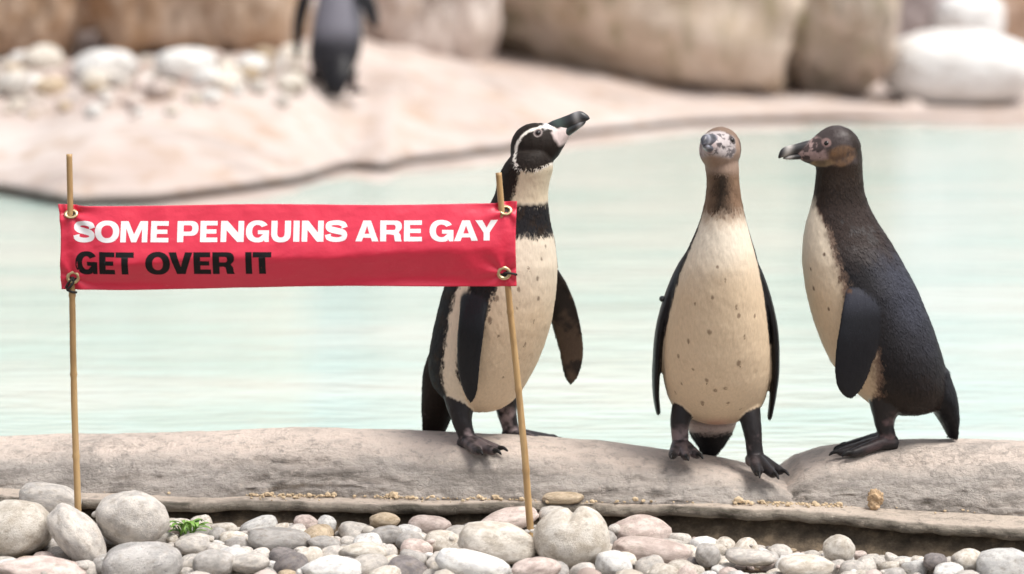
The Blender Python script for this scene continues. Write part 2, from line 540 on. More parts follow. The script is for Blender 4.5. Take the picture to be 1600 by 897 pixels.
color_layer(lm, 'Wear', np.stack([wear_shade * 0.9, np.clip(wear_shade * (0.8 + n2), 0, 1), wear_shade * 0], 1))
tag(link('ledge', lm, M['ledge']), kind='structure')

def bed_z(x, y):
    """height of the soil the pebbles lie on"""
    back = np.interp(x, [-1.0, -0.4, 0.1, 0.3, 0.95], [-0.125, -0.122, -0.125, -0.150, -0.152])
    front = np.interp(x, [-1.0, 0.0, 0.95], [-0.150, -0.150, -0.160])
    t = np.clip((lip_y(x) - y) / 0.40, 0, 1)
    return back * (1 - t) + front * t
nx, ny = 200, 60
vs = []
for x in np.linspace(-2.0, 2.0, nx):
    ly = float(lip_y(x))
    for k, t in enumerate(np.linspace(0, 1, ny)):
        y = 2.6 + (ly + 0.035 - 2.6) * t
        vs.append((x, y, float(bed_z(x, y))))
    vs[-1] = (x, ly + 0.05, float(ledge_z(x)) - 0.015)
vs = np.array(vs)
vs[:, 2] += fbm(vs * 22, 4, 5) * 0.008
tag(link('soil', mesh_from('soil', vs, [f[::-1] for f in grid_faces(nx, ny)]), M['soil']), kind='structure')

# ------------------------------------------------------------------ far bank of pale rock
SH = [(-300, 300), (0, 305), (100, 323), (250, 320), (400, 301), (480, 287), (545, 266), (575, 268), (605, 272), (622, 262), (700, 252), (780, 241),
      (900, 218), (1000, 206), (1080, 197), (1200, 193), (1330, 190), (1420, 188), (1520, 190), (1700, 189), (1900, 186)]
shp = np.array([on_z(px, py, WATER_Z)[:2] for px, py in SH])
def shore_y(x): return np.interp(x, shp[:, 0], shp[:, 1])
def bank_h(x, q):
    sl = np.interp(x, [-4, -0.8, 0.35, 1.8, 3.0], [0.20, 0.20, 0.12, 0.04, 0.03])
    lip = np.interp(x, [-4, 1.7, 2.1, 4], [0.055, 0.05, 0.02, 0.02])
    return lip + sl * np.minimum(q, 1.4) + 0.22 * sl * np.maximum(q - 1.4, 0)
xs = np.linspace(-6, 8, 330)
qs = np.concatenate([[-0.6, -0.58, -0.45, -0.30, -0.15, 0.03, 0.05, -0.01, 0.0, 0.02], np.linspace(0.05, 1.6, 46), np.linspace(1.7, 9, 30)])
zs0 = [-0.25, -0.008, -0.001, 0.003, 0.006, 0.008, 0.012, 0.022]
vs, wear_shade = [], []
for x in xs:
    for k, q in enumerate(qs):
        if k < 8: z = zs0[k]; w = [0, 0, 0, 0, 0, 0.7, 1.0, 0.8][k]  # w: painted shadow beneath the overhang, together with its wet foot
        else: z = float(bank_h(x, max(q, 0))) * (0.86 if k == 8 else 0.97 if k == 9 else 1.0); w = 0.3 if k == 8 else 0.0
        if k == 7: z = min(z, 0.6 * float(bank_h(x, 0)))
        if k == 6: z = min(z, 0.25 * float(bank_h(x, 0)))
        vs.append((x, shore_y(x) + q, WATER_Z + z)); wear_shade.append(w)
vs = np.array(vs); wear_shade = np.array(wear_shade)
b1 = fbm(vs * np.array([1.1, 1.4, 0.5]), 5, 50); b2 = fbm(vs * np.array([5, 5, 5]), 4, 51)
up = smooth01(vs[:, 1] - shore_y(vs[:, 0]), -0.02, 0.6)
qq = vs[:, 1] - shore_y(vs[:, 0])
shelf = smooth01(-qq, 0.05, 0.10)
vs[:, 2] += up * (b1 * 0.045 + b2 * 0.014) + (1 - up) * b2 * 0.004 + shelf * (b1 * 0.016 + 0.002 - 0.03 * smooth01(-vs[:, 0], 1.1, 1.6))
vs[:, 1] += (1 - up) * (b2 * 0.05 + b1 * 0.05)
bm_ = mesh_from('rock_bank', vs, [f[::-1] for f in grid_faces(len(xs), len(qs))])
color_layer(bm_, 'Wear', np.stack([wear_shade] * 3, 1))
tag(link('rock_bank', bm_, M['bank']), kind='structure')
def bank_z(x, y):
    p = np.array([[x, y, 0.0]])
    q = y - float(shore_y(x))
    z = WATER_Z + float(bank_h(x, max(q, 0)))
    p[0, 2] = z
    return z + 0.045 * float(fbm(p * np.array([1.1, 1.4, 0.5]), 5, 50)[0])

# ------------------------------------------------------------------ boulders and stones
def ico(sub):
    bm = bmesh.new()
    bmesh.ops.create_icosphere(bm, subdivisions=sub, radius=1.0)
    v = np.array([x.co[:] for x in bm.verts]); f = [[x.index for x in fc.verts] for fc in bm.faces]
    bm.free()
    return v, f
ICO3 = ico(3); ICO4 = ico(4); ICO5 = ico(5); ICO6 = ico(6)

def boulder_mesh(seed, size, power=3.2, rough=0.10, cuts=5, ics=ICO5):
    """blocky boulder: superquadric with planar chips and layered noise"""
    v, f = ics
    rs = np.random.RandomState(seed)
    n = (np.abs(v) ** power).sum(1) ** (1.0 / power)
    p = v / n[:, None]
    for _ in range(cuts):
        d = rs.normal(size=3); d /= np.linalg.norm(d)
        lim = rs.uniform(0.84, 1.05)
        over = np.maximum(p @ d - lim, 0)
        p = p - np.outer(over * 0.85, d)
    q = p * 1.6 + seed
    nz = fbm(q, 5, seed) * rough + np.abs(fbm(q * 2.2, 4, seed + 4)) * -rough * 0.9 - np.abs(fbm(q * 3.7, 4, seed + 6)) * rough * 0.7 + fbm(q * 9, 4, seed + 8) * rough * 0.3
    p = p * (1 + nz)[:, None]
    p -= (p.max(0) + p.min(0)) / 2
    p /= (p.max(0) - p.min(0)) / 2
    return mesh_from('boulder', p * np.array(size), f)

def boulder(px, py_base, Y, w, h, d, mat, label, seed, rz=0.0, power=3.2, rough=0.10, cuts=5, sink=0.12, tilt=(0, 0)):
    b = at(px, py_base, Y)
    me = boulder_mesh(seed, (w / 2, d / 2, h / 2), power, rough, cuts)
    o = link('boulder', me, M[mat], None, (b[0], Y + d / 2, b[2] + h / 2 - sink), (tilt[0], tilt[1], rz))
    return tag(o, label, 'boulder')

boulder(-10, 88, 13.5, 0.62, 1.5, 1.4, 'rock_brown', 'brown boulder at the far left, left of the dark crevice', 101, 0.15, power=5.0, rough=0.14)
boulder(292, 92, 13.7, 1.06, 1.7, 1.6, 'rock_brown', 'big orange-brown boulder behind the white cobbles, left of the distant penguin', 102, -0.05, power=5.0, rough=0.14)
boulder(112, 80, 15.5, 0.9, 1.9, 0.8, 'rock_brown', 'dark brown boulder set back in the crevice at the upper left', 107, 0.3)
boulder(655, 112, 15.2, 0.85, 1.8, 1.6, 'rock_pink', 'pale pink boulder right of the distant penguin', 103, 0.1, power=5.0, rough=0.14)
boulder(965, 130, 15.4, 2.5, 2.0, 1.9, 'rock_beige', 'large beige stained boulder above the heads of the penguins', 104, 0.06, power=9.0, rough=0.13, cuts=3)
boulder(1292, 152, 15.5, 0.80, 2.0, 1.6, 'rock_green', 'green streaked boulder to the left of the white boulder', 105, 0.12, power=6.0, rough=0.16, cuts=8)
boulder(1512, 178, 15.75, 0.90, 0.44, 0.7, 'rock_white', 'rounded bright white boulder at the water edge on the right', 106, 0.05, power=2.5, rough=0.06, cuts=2, sink=-0.015)
boulder(1430, 168, 15.72, 0.16, 0.16, 0.2, 'rock_pink', 'small pale rock propping the white boulder', 112, 0.4, power=2.4, rough=0.08)
boulder(1440, 60, 18.6, 0.62, 1.0, 0.9, 'rock_mauve', 'mauve grey rock behind the white boulder, top right', 108, 0.2, sink=0.5)
boulder(1525, 56, 18.2, 0.46, 0.34, 0.6, 'rock_white', 'small pale rock lying behind the white boulder', 109, -0.2, power=2.6, sink=0.08)
boulder(1610, 55, 18.9, 0.9, 1.3, 1.0, 'rock_orange', 'orange rock in the upper right corner', 110, 0.1, sink=0.4)
boulder(1500, 75, 20.2, 2.6, 1.6, 1.2, 'rock_mauve', 'long mauve rock wall behind the small pale rock', 111, 0.0, sink=0.5)

# pebble shapes shared by every stone
PEB = []
for k in range(12):
    v, f = ICO4 if k < 6 else ICO3
    rs = np.random.RandomState(400 + k)
    pw = rs.uniform(1.9, 2.7)
    p = v / ((np.abs(v) ** pw).sum(1) ** (1 / pw))[:, None]
    for _ in range(3):
        d = rs.normal(size=3); d /= np.linalg.norm(d)
        over = np.maximum(p @ d - rs.uniform(0.70, 0.92), 0)
        p = p - np.outer(over * 0.6, d)
    p = p * (1 + 0.13 * fbm(p * 1.1 + k * 5, 3, k) + 0.03 * fbm(p * 4 + k, 4, k + 40) - 0.03 * np.abs(fbm(p * 2.3 + k, 3, k + 60)))[:, None]
    p -= (p.max(0) + p.min(0)) / 2
    p /= (p.max(0) - p.min(0)) / 2
    PEB.append((p, f))
v, f = ICO5                                   # a round stone with a notch worn into its top
pn = v * (1 + 0.07 * fbm(v * 1.2 + 3, 3, 5) + 0.012 * fbm(v * 6, 3, 6))[:, None]
pn[:, 2] -= 0.20 * np.exp(-((v[:, 0] - 0.02 - 0.25 * v[:, 1]) / 0.10) ** 2) * smooth01(v[:, 2], 0.45, 0.95)
pn[:, 2] += 0.10 * smooth01(v[:, 0], 0.0, 0.4) * smooth01(v[:, 2], 0.2, 0.9)
PEB.append((pn, f))
PEBMESH = {}
def peb_mesh(k, mat):
    if (k, mat) not in PEBMESH:
        me = mesh_from('pebble', *PEB[k]); me.materials.append(M[mat]); PEBMESH[(k, mat)] = me
    return PEBMESH[(k, mat)]

# ------------------------------------------------------------------ penguins
def dense(arr, n, sm=4):
    """stations -> n smooth rows, columns after the first interpolated over the first"""
    a = np.array(arr, float)
    t = np.linspace(a[0, 0], a[-1, 0], n)
    cols = [t]
    for k in range(1, a.shape[1]):
        y = np.interp(t, a[:, 0], a[:, k])
        for _ in range(sm):
            yp = np.concatenate([[2 * y[0] - y[1]], y, [2 * y[-1] - y[-2]]])
            y2 = 0.25 * yp[:-2] + 0.5 * yp[1:-1] + 0.25 * yp[2:]
            y2[0], y2[-1] = y[0], y[-1]
            y = y2
        cols.append(y)
    return np.stack(cols, 1)

class Shell:
    """closed shells collected for one continuous skin"""
    def __init__(self): self.v = []; self.f = []; self.part = []; self.n = 0
    def add(self, v, f, part):
        v = np.asarray(v, float)
        self.v.append(v); self.f += [tuple(i + self.n for i in q) for q in f]
        self.part += [part] * len(v); self.n += len(v)
    def loft(self, rings, part):
        m = len(rings[0]); n = len(rings)
        v = np.concatenate(rings + [rings[0].mean(0)[None], rings[-1].mean(0)[None]])
        f = grid_faces(n, m, True)
        a, b = n * m, n * m + 1
        f += [(a, (j + 1) % m, j) for j in range(m)]
        f += [(b, (n - 1) * m + j, (n - 1) * m + (j + 1) % m) for j in range(m)]
        self.add(v, f, part)
    def tube(self, pts, radii, part, seg=14, flat=None, wdir=None):
        """pts: centre line; radii: (r) or (r_width, r_thick) with wdir the width direction"""
        pts = np.array(pts, float); rings = []
        n = len(pts)
        for i in range(n):
            t = pts[min(i + 1, n - 1)] - pts[max(i - 1, 0)]
            t = t / np.linalg.norm(t)
            w = np.array(wdir if wdir is not None else (0.3, 1, 0.2), float)
            w = w - t * (w @ t); w /= np.linalg.norm(w)
            q = np.cross(t, w)
            r = radii[i]; rw, rt = (r, r) if np.isscalar(r) else r
            a = np.linspace(0, 2 * np.pi, seg, endpoint=False)
            rings.append(pts[i] + np.outer(np.cos(a) * rw, w) + np.outer(np.sin(a) * rt, q))
        self.loft(rings, part)

def curve(pts, n):
    """Catmull-Rom through points"""
    p = np.array(pts, float)
    p = np.vstack([2 * p[0] - p[1], p, 2 * p[-1] - p[-2]])
    out = []
    m = len(p) - 3
    for k in range(n):
        s = k / (n - 1) * m; i = min(int(s), m - 1); t = s - i
        a, b, c, d = p[i:i + 4]
        out.append(0.5 * ((2 * b) + (-a + c) * t + (2 * a - 5 * b + 4 * c - d) * t * t + (-a + 3 * b - 3 * c + d) * t ** 3))
    return np.array(out)

def fmix(a, b, t): return a * (1 - t[:, None]) + np.asarray(b)[None] * t[:, None]

class Penguin:
    def __init__(self, X, Y, Z, yaw):
        self.o = np.array([X, Y, Z]); self.yaw = yaw
        c, s = math.cos(yaw), math.sin(yaw)
        self.F = np.array([c, s, 0]); self.Lf = np.array([-s, c, 0]); self.U = np.array([0, 0, 1.0])
        self.s = Shell()
    def loc(self, p):
        d = np.asarray(p, float) - self.o
        return np.array([d @ self.F, d @ self.Lf, d[2]])
    def L(self, px, py, dY=0.0): return self.loc(at(px, py, self.o[1] + dY))
    # body as level slices: z, cx, cy, rx (front-back), ry (side)
    def body(self, st):
        self.st = dense(st, 150, 8)
        rings = []
        a = np.linspace(0, 2 * np.pi, 72, endpoint=False)
        for z, cx, cy, rx, ry in self.st:
            rings.append(np.stack([cx + rx * np.cos(a), cy + ry * np.sin(a), np.full_like(a, z)], 1))
        self.s.loft(rings, 'body')
    def head(self, c, fwd, roll=0.0, k=1.0):
        self.hc = np.array(c, float); f = np.array(fwd, float); f /= np.linalg.norm(f)
        l = np.cross([0, 0, 1.0], f); l /= np.linalg.norm(l); u = np.cross(f, l)
        if roll:
            cr, sr = math.cos(roll), math.sin(roll); l, u = l * cr + u * sr, u * cr - l * sr
        self.hf, self.hl, self.hu = f, l, u; self.hk = k
        st = dense([(-0.047, 0.012, 0.012, -0.004), (-0.042, 0.022, 0.022, -0.003), (-0.030, 0.031, 0.033, -0.001), (-0.012, 0.0365, 0.040, 0.0), (0.006, 0.0365, 0.040, -0.001),
                    (0.022, 0.031, 0.0340, -0.003), (0.036, 0.0225, 0.0255, -0.004), (0.048, 0.016, 0.0190, -0.004), (0.060, 0.0105, 0.0130, -0.003), (0.068, 0.005, 0.006, -0.003)], 40, 3)
        rings = []
        a = np.linspace(0, 2 * np.pi, 40, endpoint=False)
        for s_, ry, rz, cz in st:
            s_, ry, rz, cz = s_ * k, ry * k, rz * k, cz * k
            rings.append(self.hc + f * s_ + np.outer(np.cos(a) * ry, l) + np.outer(np.sin(a) * rz + cz, u))
        self.s.loft(rings, 'head')
    def H(self, s, l, u): return self.hc + self.hk * (self.hf * s + self.hl * l + self.hu * u)
    def flipper(self, pts, wdir, width=0.030, thick=0.0075, n=34, part='flipper', sweep=0.0):
        c = curve(pts, n)
        t = np.linspace(0, 1, n)
        w = np.interp(t, [0, 0.12, 0.35, 0.6, 0.8, 0.9, 0.96, 1], [0.62, 0.85, 1.0, 0.96, 0.80, 0.62, 0.42, 0.10]) * width
        th = np.interp(t, [0, 0.2, 0.6, 1], [1.7, 1.25, 0.9, 0.5]) * thick
        self.s.tube(c, list(zip(w, th)), part, 24, wdir=wdir)
    def leg(self, top, knee, ankle, toe_yaw, slope=0.0, k=1.0, rt=0.030, spread=0.30):
        """leg down to the ankle, then a webbed foot; toe_yaw in local frame"""
        c = curve([top, knee, ankle], 14)
        r = np.interp(np.linspace(0, 1, 14), [0, 0.45, 0.75, 1], [rt, 0.0190, 0.0158, 0.0150])
        self.s.tube(c, list(r), 'leg', 20)
        ank = np.array(ankle, float)
        base = ank.copy(); base[2] -= 0.010
        heel = base - np.array([math.cos(toe_yaw), math.sin(toe_yaw), 0]) * 0.014
        tips = []
        for da, ln in ((-spread, 0.083), (0.0, 0.096), (spread, 0.083)):
            a = toe_yaw + da
            d = np.array([math.cos(a), math.sin(a), slope])
            L_ = ln * k
            p = [heel + d * 0.0, heel + d * 0.3 * L_ + [0, 0, 0.006], heel + d * 0.62 * L_ + [0, 0, 0.002], heel + d * 0.9 * L_ + [0, 0, -0.0015], heel + d * (L_ * 1.0) + [0, 0, -0.001]]
            q = curve(p, 12)
            rr = np.interp(np.linspace(0, 1, 12), [0, 0.3, 0.7, 0.88, 1], [0.0135, 0.0115, 0.0088, 0.0078, 0.0060])
            self.s.tube(q, list(rr), 'foot', 12)
            cl = curve([q[-1] + [0, 0, 0.001], q[-1] + d * 0.010 + [0, 0, 0.0015], q[-1] + d * 0.019 + [0, 0, -0.004]], 6)
            self.s.tube(cl, [0.0050, 0.0046, 0.0042, 0.0036, 0.0029, 0.0020], 'claw', 8)
            tips.append((q[2], q[6], q[9]))
        for i in (0, 1):
            A, B = tips[i], tips[i + 1]
            m = (A[2] * 0.42 + B[2] * 0.42 + heel * 0.16)
            top_ = [heel, A[1], A[2], m, B[2], B[1]]
            v = np.array([t + [0, 0, 0.0028] for t in top_] + [t - [0, 0, 0.0034] for t in top_])
            f = [(0, 1, 2, 3), (0, 3, 4, 5), (9, 8, 7, 6), (11, 10, 9, 6)] + [(j, j + 6, (j + 1) % 6 + 6, (j + 1) % 6) for j in range(6)]
            self.s.add(v, f, 'foot')
    def tail(self, pts, wdir, widths, thick):
        n = 20
        c = curve(pts, n)
        w = np.interp(np.linspace(0, 1, n), np.linspace(0, 1, len(widths)), widths)
        th = np.interp(np.linspace(0, 1, n), np.linspace(0, 1, len(thick)), thick)
        self.s.tube(c, list(zip(w, th)), 'tail', 24, wdir=wdir)
    def build(self, name, label, paint, beak_cols, group, voxel=0.002, eyes=True, seed=1, bill_k=(1.0, 1.0), nfeather=46000):
        S = self.s
        V = np.concatenate(S.v)
        src = mesh_from('tmp', V, S.f, False)
        bm = bmesh.new(); bm.from_mesh(src); bmesh.ops.recalc_face_normals(bm, faces=bm.faces); bm.to_mesh(src); bm.free()
        tmp = bpy.data.objects.new('tmp', src); C.objects.link(tmp)
        md = tmp.modifiers.new('r', 'REMESH'); md.mode = 'VOXEL'; md.voxel_size = voxel; md.adaptivity = 0.0
        dg = bpy.context.evaluated_depsgraph_get(); dg.update()
        me = bpy.data.meshes.new_from_object(tmp.evaluated_get(dg))
        bpy.data.objects.remove(tmp); bpy.data.meshes.remove(src)
        nv = len(me.vertices)
        co = np.empty(nv * 3); me.vertices.foreach_get('co', co); co = co.reshape(-1, 3)
        # which shell each vertex came from: soft weights from the distance to every shell
        pa = np.array(S.part); names = ['body', 'head', 'flipper', 'leg', 'foot', 'claw', 'tail']
        dist = np.full((nv, len(names)), 0.05)
        lo_, hi_ = V.min(0), V.max(0)
        for k, nm in enumerate(names):
            fs = [f for f in S.f if pa[f[0]] == nm]
            bvh = BVHTree.FromPolygons([tuple(v) for v in V], fs)
            vi = V[pa == nm]; l0, h0 = vi.min(0) - 0.02, vi.max(0) + 0.02
            idx = np.nonzero(((co >= l0) & (co <= h0)).all(1))[0]
            for i in idx:
                r_ = bvh.find_nearest(co[i], 0.05)
                if r_[3] is not None: dist[i, k] = r_[3]
        part = np.array(names)[dist.argmin(1)]
        other = lambda k: np.delete(dist, k, 1).min(1)
        W = {nm: smooth01(other(k) - dist[:, k], -0.0015, 0.0015) for k, nm in enumerate(names)}
        lim_ = np.minimum(dist[:, 0], dist[:, 1])
        W['limb'] = smooth01(lim_ - dist[:, 3:6].min(1), -0.004, 0.009)
        ed = np.empty(len(me.edges) * 2, dtype=np.int64); me.edges.foreach_get('vertices', ed); ed = ed.reshape(-1, 2)
        cnt = np.bincount(ed.ravel(), minlength=nv).astype(float)[:, None]
        fine = np.isin(part, ['claw', 'foot'])
        wk = list(W); WW = np.stack([W[k] for k in wk], 1)
        for it in range(3):
            acc = np.stack([np.bincount(ed[:, 0], WW[ed[:, 1], k], nv) + np.bincount(ed[:, 1], WW[ed[:, 0], k], nv) for k in range(len(wk))], 1)
            WW = 0.5 * WW + 0.5 * acc / cnt
        W = {k: WW[:, i] for i, k in enumerate(wk)}
        for it in range(9):
            acc = np.zeros_like(co)
            for k in range(3):
                acc[:, k] = np.bincount(ed[:, 0], co[ed[:, 1], k], nv) + np.bincount(ed[:, 1], co[ed[:, 0], k], nv)
            lam = np.where(fine, 0.12, 0.5)[:, None]
            co = co + lam * (acc / cnt - co)
        me.vertices.foreach_set('co', co.ravel()); me.update()
        nor = np.empty(nv * 3); me.vertices.foreach_get('normal', nor); nor = nor.reshape(-1, 3)
        # ruffled feathers: shallow overlapping tufts, a little deeper low on the body
        amp = np.where(fine, 0.0003, np.where(part == 'flipper', 0.0003, 0.0008))
        f1 = fbm(co * np.array([130, 130, 60]), 3, seed); f2 = fbm(co * np.array([30, 30, 18]), 3, seed + 5)
        co = co + nor * (amp * f1 + amp * 0.5 * f2)[:, None]
        me.vertices.foreach_set('co', co.ravel()); me.update()
        st = self.st
        z = co[:, 2]
        cx = np.interp(z, st[:, 0], st[:, 1]); cy = np.interp(z, st[:, 0], st[:, 2])
        rx = np.maximum(np.interp(z, st[:, 0], st[:, 3]), 0.01); ry = np.maximum(np.interp(z, st[:, 0], st[:, 4]), 0.01)
        phi = np.degrees(np.arctan2((co[:, 1] - cy) / ry, (co[:, 0] - cx) / rx))
        d = (co - self.hc) / self.hk
        hs, hl, hu = d @ self.hf, d @ self.hl, d @ self.hu
        hr = np.sqrt((hs / 1.25) ** 2 + hl ** 2 + hu ** 2)
        ctx = dict(W=W, co=co, nor=nor, part=part, z=z, phi=phi, hs=hs, hl=hl, hu=hu, hr=hr,
                   n1=fbm(co * 60, 4, seed + 11), n2=fbm(co * np.array([220, 220, 90]), 3, seed + 12), n3=fbm(co * 18, 3, seed + 13))
        col, rough = paint(ctx)
        color_layer(me, 'Col', np.clip(col, 0.002, 1)); color_layer(me, 'Rough', np.repeat(rough[:, None], 3, 1))
        me.polygons.foreach_set('use_smooth', [True] * len(me.polygons))
        me.name = 'penguin_body'
        root = bpy.data.objects.new(name, None); C.objects.link(root)
        root.empty_display_size = 0.1
        root.location = tuple(self.o); root.rotation_euler = (0, 0, self.yaw)
        tag(root, label, 'penguin', group)
        link('body', me, M['plumage'], root)
        # body feathers: small overlapping vanes lying down the body, each taking the colour of the skin it grows from
        rs = np.random.RandomState(seed)
        prob = (W['limb'] < 0.25) & (hs < 0.030 + 0.008 * rs.rand(nv))
        er_ = np.sqrt((hs - 0.018) ** 2 + (hu - 0.0135) ** 2)
        prob &= ~((er_ < 0.011) & (hr < 0.06))
        idx = rs.choice(np.nonzero(prob)[0], nfeather)
        p0, n0, w_f = co[idx], nor[idx], W['flipper'][idx]
        hw_ = np.clip(1 - (hr[idx] - 0.045) / 0.02, 0, 1)[:, None]
        dr = np.array([-0.22, 0, -1.0])[None] * (1 - hw_) - self.hf[None] * hw_
        dr = dr - n0 * (dr * n0).sum(1)[:, None]; dr /= np.maximum(np.linalg.norm(dr, axis=1), 1e-6)[:, None]
        sd = np.cross(n0, dr)
        an = rs.normal(0, 0.20, nfeather)[:, None]
        dr, sd = dr * np.cos(an) + sd * np.sin(an), sd * np.cos(an) - dr * np.sin(an)
        pale = smooth01(col[idx].max(1), 0.15, 0.4)
        ln = ((0.0085 - 0.0032 * pale) * (1 - hw_[:, 0]) + 0.0040 * hw_[:, 0]) * np.where(w_f > 0.5, 0.5, 1.0) * rs.uniform(0.7, 1.25, nfeather)
        wd = ln * rs.uniform(0.14, 0.22, nfeather); lf = ln * rs.uniform(0.05, 0.14, nfeather) * (1 - 0.75 * pale)
        ln, wd, lf = ln[:, None], wd[:, None], lf[:, None]
        p0 = p0 - n0 * 0.0003
        fv = np.stack([p0, p0 + dr * ln * 0.6 + sd * wd + n0 * lf * 0.55, p0 + dr * ln + n0 * lf, p0 + dr * ln * 0.6 - sd * wd + n0 * lf * 0.55], 1).reshape(-1, 3)
        fm = bpy.data.meshes.new('plumage')
        fm.vertices.add(nfeather * 4); fm.vertices.foreach_set('co', fv.ravel())
        fm.loops.add(nfeather * 4); fm.loops.foreach_set('vertex_index', np.arange(nfeather * 4, dtype=np.int32))
        fm.polygons.add(nfeather); fm.polygons.foreach_set('loop_start', np.arange(0, nfeather * 4, 4, dtype=np.int32))
        fm.update(); fm.validate()
        fcol = col[idx] * rs.uniform(0.94, 1.05, nfeather)[:, None]
        dkm = (fcol.max(1) < 0.1)
        fcol[dkm] *= rs.uniform(0.8, 1.25, nfeather)[dkm][:, None]
        color_layer(fm, 'Col', np.repeat(np.clip(fcol, 0.002, 1), 4, 0)); color_layer(fm, 'Rough', np.repeat(np.repeat(rough[idx][:, None], 3, 1), 4, 0))
        tag(link('plumage', fm, M['plumage'], root), kind='stuff')
        # beak: upper bill with a hooked tip over a shorter lower bill
        def bill(name_, rows, colf):
            rows = dense(rows, 26, 2)
            a = np.linspace(0, 2 * np.pi, 28, endpoint=False)
            rings, ss = [], []
            for s_, w, h, zc in rows:
                zc += 0.0065; s_ = 0.04 + (s_ - 0.04) * bill_k[0] if s_ > 0.04 else s_; h *= bill_k[1]; w *= bill_k[1]
                ca, sa = np.cos(a), np.sin(a)
                rings.append(np.stack([self.H(s_, w * np.sign(x) * abs(x) ** 0.85, zc + h * y) for x, y in zip(ca, sa)]))
                ss += [(s_, y) for y in sa]
            sh = Shell(); sh.loft(rings, 'beak')
            m2 = mesh_from(name_, np.concatenate(sh.v), sh.f)
            ss = np.array(ss + [(rows[0, 0], 0), (rows[-1, 0], 0)])
            color_layer(m2, 'Col', colf(ss[:, 0], ss[:, 1], fbm(np.concatenate(sh.v) * 160, 3, 3)))
            return link(name_, m2, M['beak'], root)
        bill('upper_bill', [(0.030, 0.0130, 0.0135, 0.0020), (0.045, 0.0125, 0.0145, 0.0010), (0.060, 0.0108, 0.0128, 0.0), (0.076, 0.0095, 0.0112, -0.0010), (0.089, 0.0088, 0.0112, -0.0022), (0.097, 0.0076, 0.0104, -0.0045), (0.102, 0.0054, 0.0080, -0.0075), (0.1045, 0.0016, 0.0030, -0.0110)], beak_cols)
        bill('lower_bill', [(0.032, 0.0120, 0.0095, -0.0135), (0.050, 0.0110, 0.0088, -0.0142), (0.070, 0.0090, 0.0070, -0.0140), (0.084, 0.0070, 0.0054, -0.0140), (0.093, 0.0046, 0.0036, -0.0142), (0.096, 0.0010, 0.0010, -0.0140)], beak_cols)
        if eyes:
            ev, ef = ICO3
            for sgn in (-1, 1):
                # seat the eye on the skin
                i = int(np.argmin((hs - 0.018) ** 2 + (hu - 0.0135) ** 2 + (hl * sgn < 0) * 1.0))
                m3 = mesh_from('eye', co[i] - nor[i] * 0.0026 + ev * 0.0050, ef)
                link('eye', m3, M['eye'], root)
        return root

BLACK = np.array((0.011, 0.010, 0.012)); BROWNBLACK = np.array((0.022, 0.014, 0.010)); CREAM = np.array((0.66, 0.515, 0.36)); WHITE = np.array((0.78, 0.74, 0.68))
SLATE = np.array((0.030, 0.031, 0.042))
def edge(x, e, n, w): return smooth01(x + n, e - w, e + w)     # feathered boundary
def spots(col, c, pts, color, amount=0.85):
    for (p, r) in pts:
        d = np.linalg.norm((c['co'] - p) * np.array([1, 1, 0.75]), axis=1)
        t = (1 - smooth01(d + 0.0022 * c['n2'], r * 0.55, r * 1.15)) * amount
        col = fmix(col, color, t)
    return col
def legs_paint(col, c, light=(0.22, 0.16, 0.16), dark=(0.022, 0.019, 0.020), bias=0.0):
    lg = np.isin(c['part'], ['leg', 'foot', 'claw'])
    t = smooth01(c['n3'] + 0.6 * c['n1'] + bias, -0.10, 0.35) * np.where(c['part'] == 'leg', 1.0, 0.35) * (1 - smooth01(c['z'] + 0.008 * c['n1'], 0.052, 0.072))
    cc = np.array(dark)[None] * (1 - t[:, None]) + np.array(light)[None] * t[:, None]
    cl = (c['part'] == 'claw')
    cc[cl] = (0.012, 0.011, 0.011)
    lw = c['W']['limb']
    w = smooth01(lw + 0.35 * c['n2'] + 0.25 * c['n1'], 0.35, 0.65)[:, None]
    return col * (1 - w) + cc * w

# --- body stations from the three standing birds; generic front-back profile taken from the side view
SIDE = [(648, 1400, 1446, 18), (641, 1376, 1468, 46), (626, 1352, 1481, 68), (600, 1325, 1483, 80), (570, 1302, 1475, 84), (540, 1286, 1466, 84), (500, 1270, 1452, 80),
        (450, 1257, 1431, 74), (400, 1250, 1404, 60), (370, 1252, 1386, 48), (345, 1256, 1369, 40), (320, 1264, 1355, 34), (295, 1270, 1347, 31), (270, 1272, 1345, 30), (250, 1273, 1345, 31), (232, 1278, 1343, 30), (222, 1284, 1338, 26)]

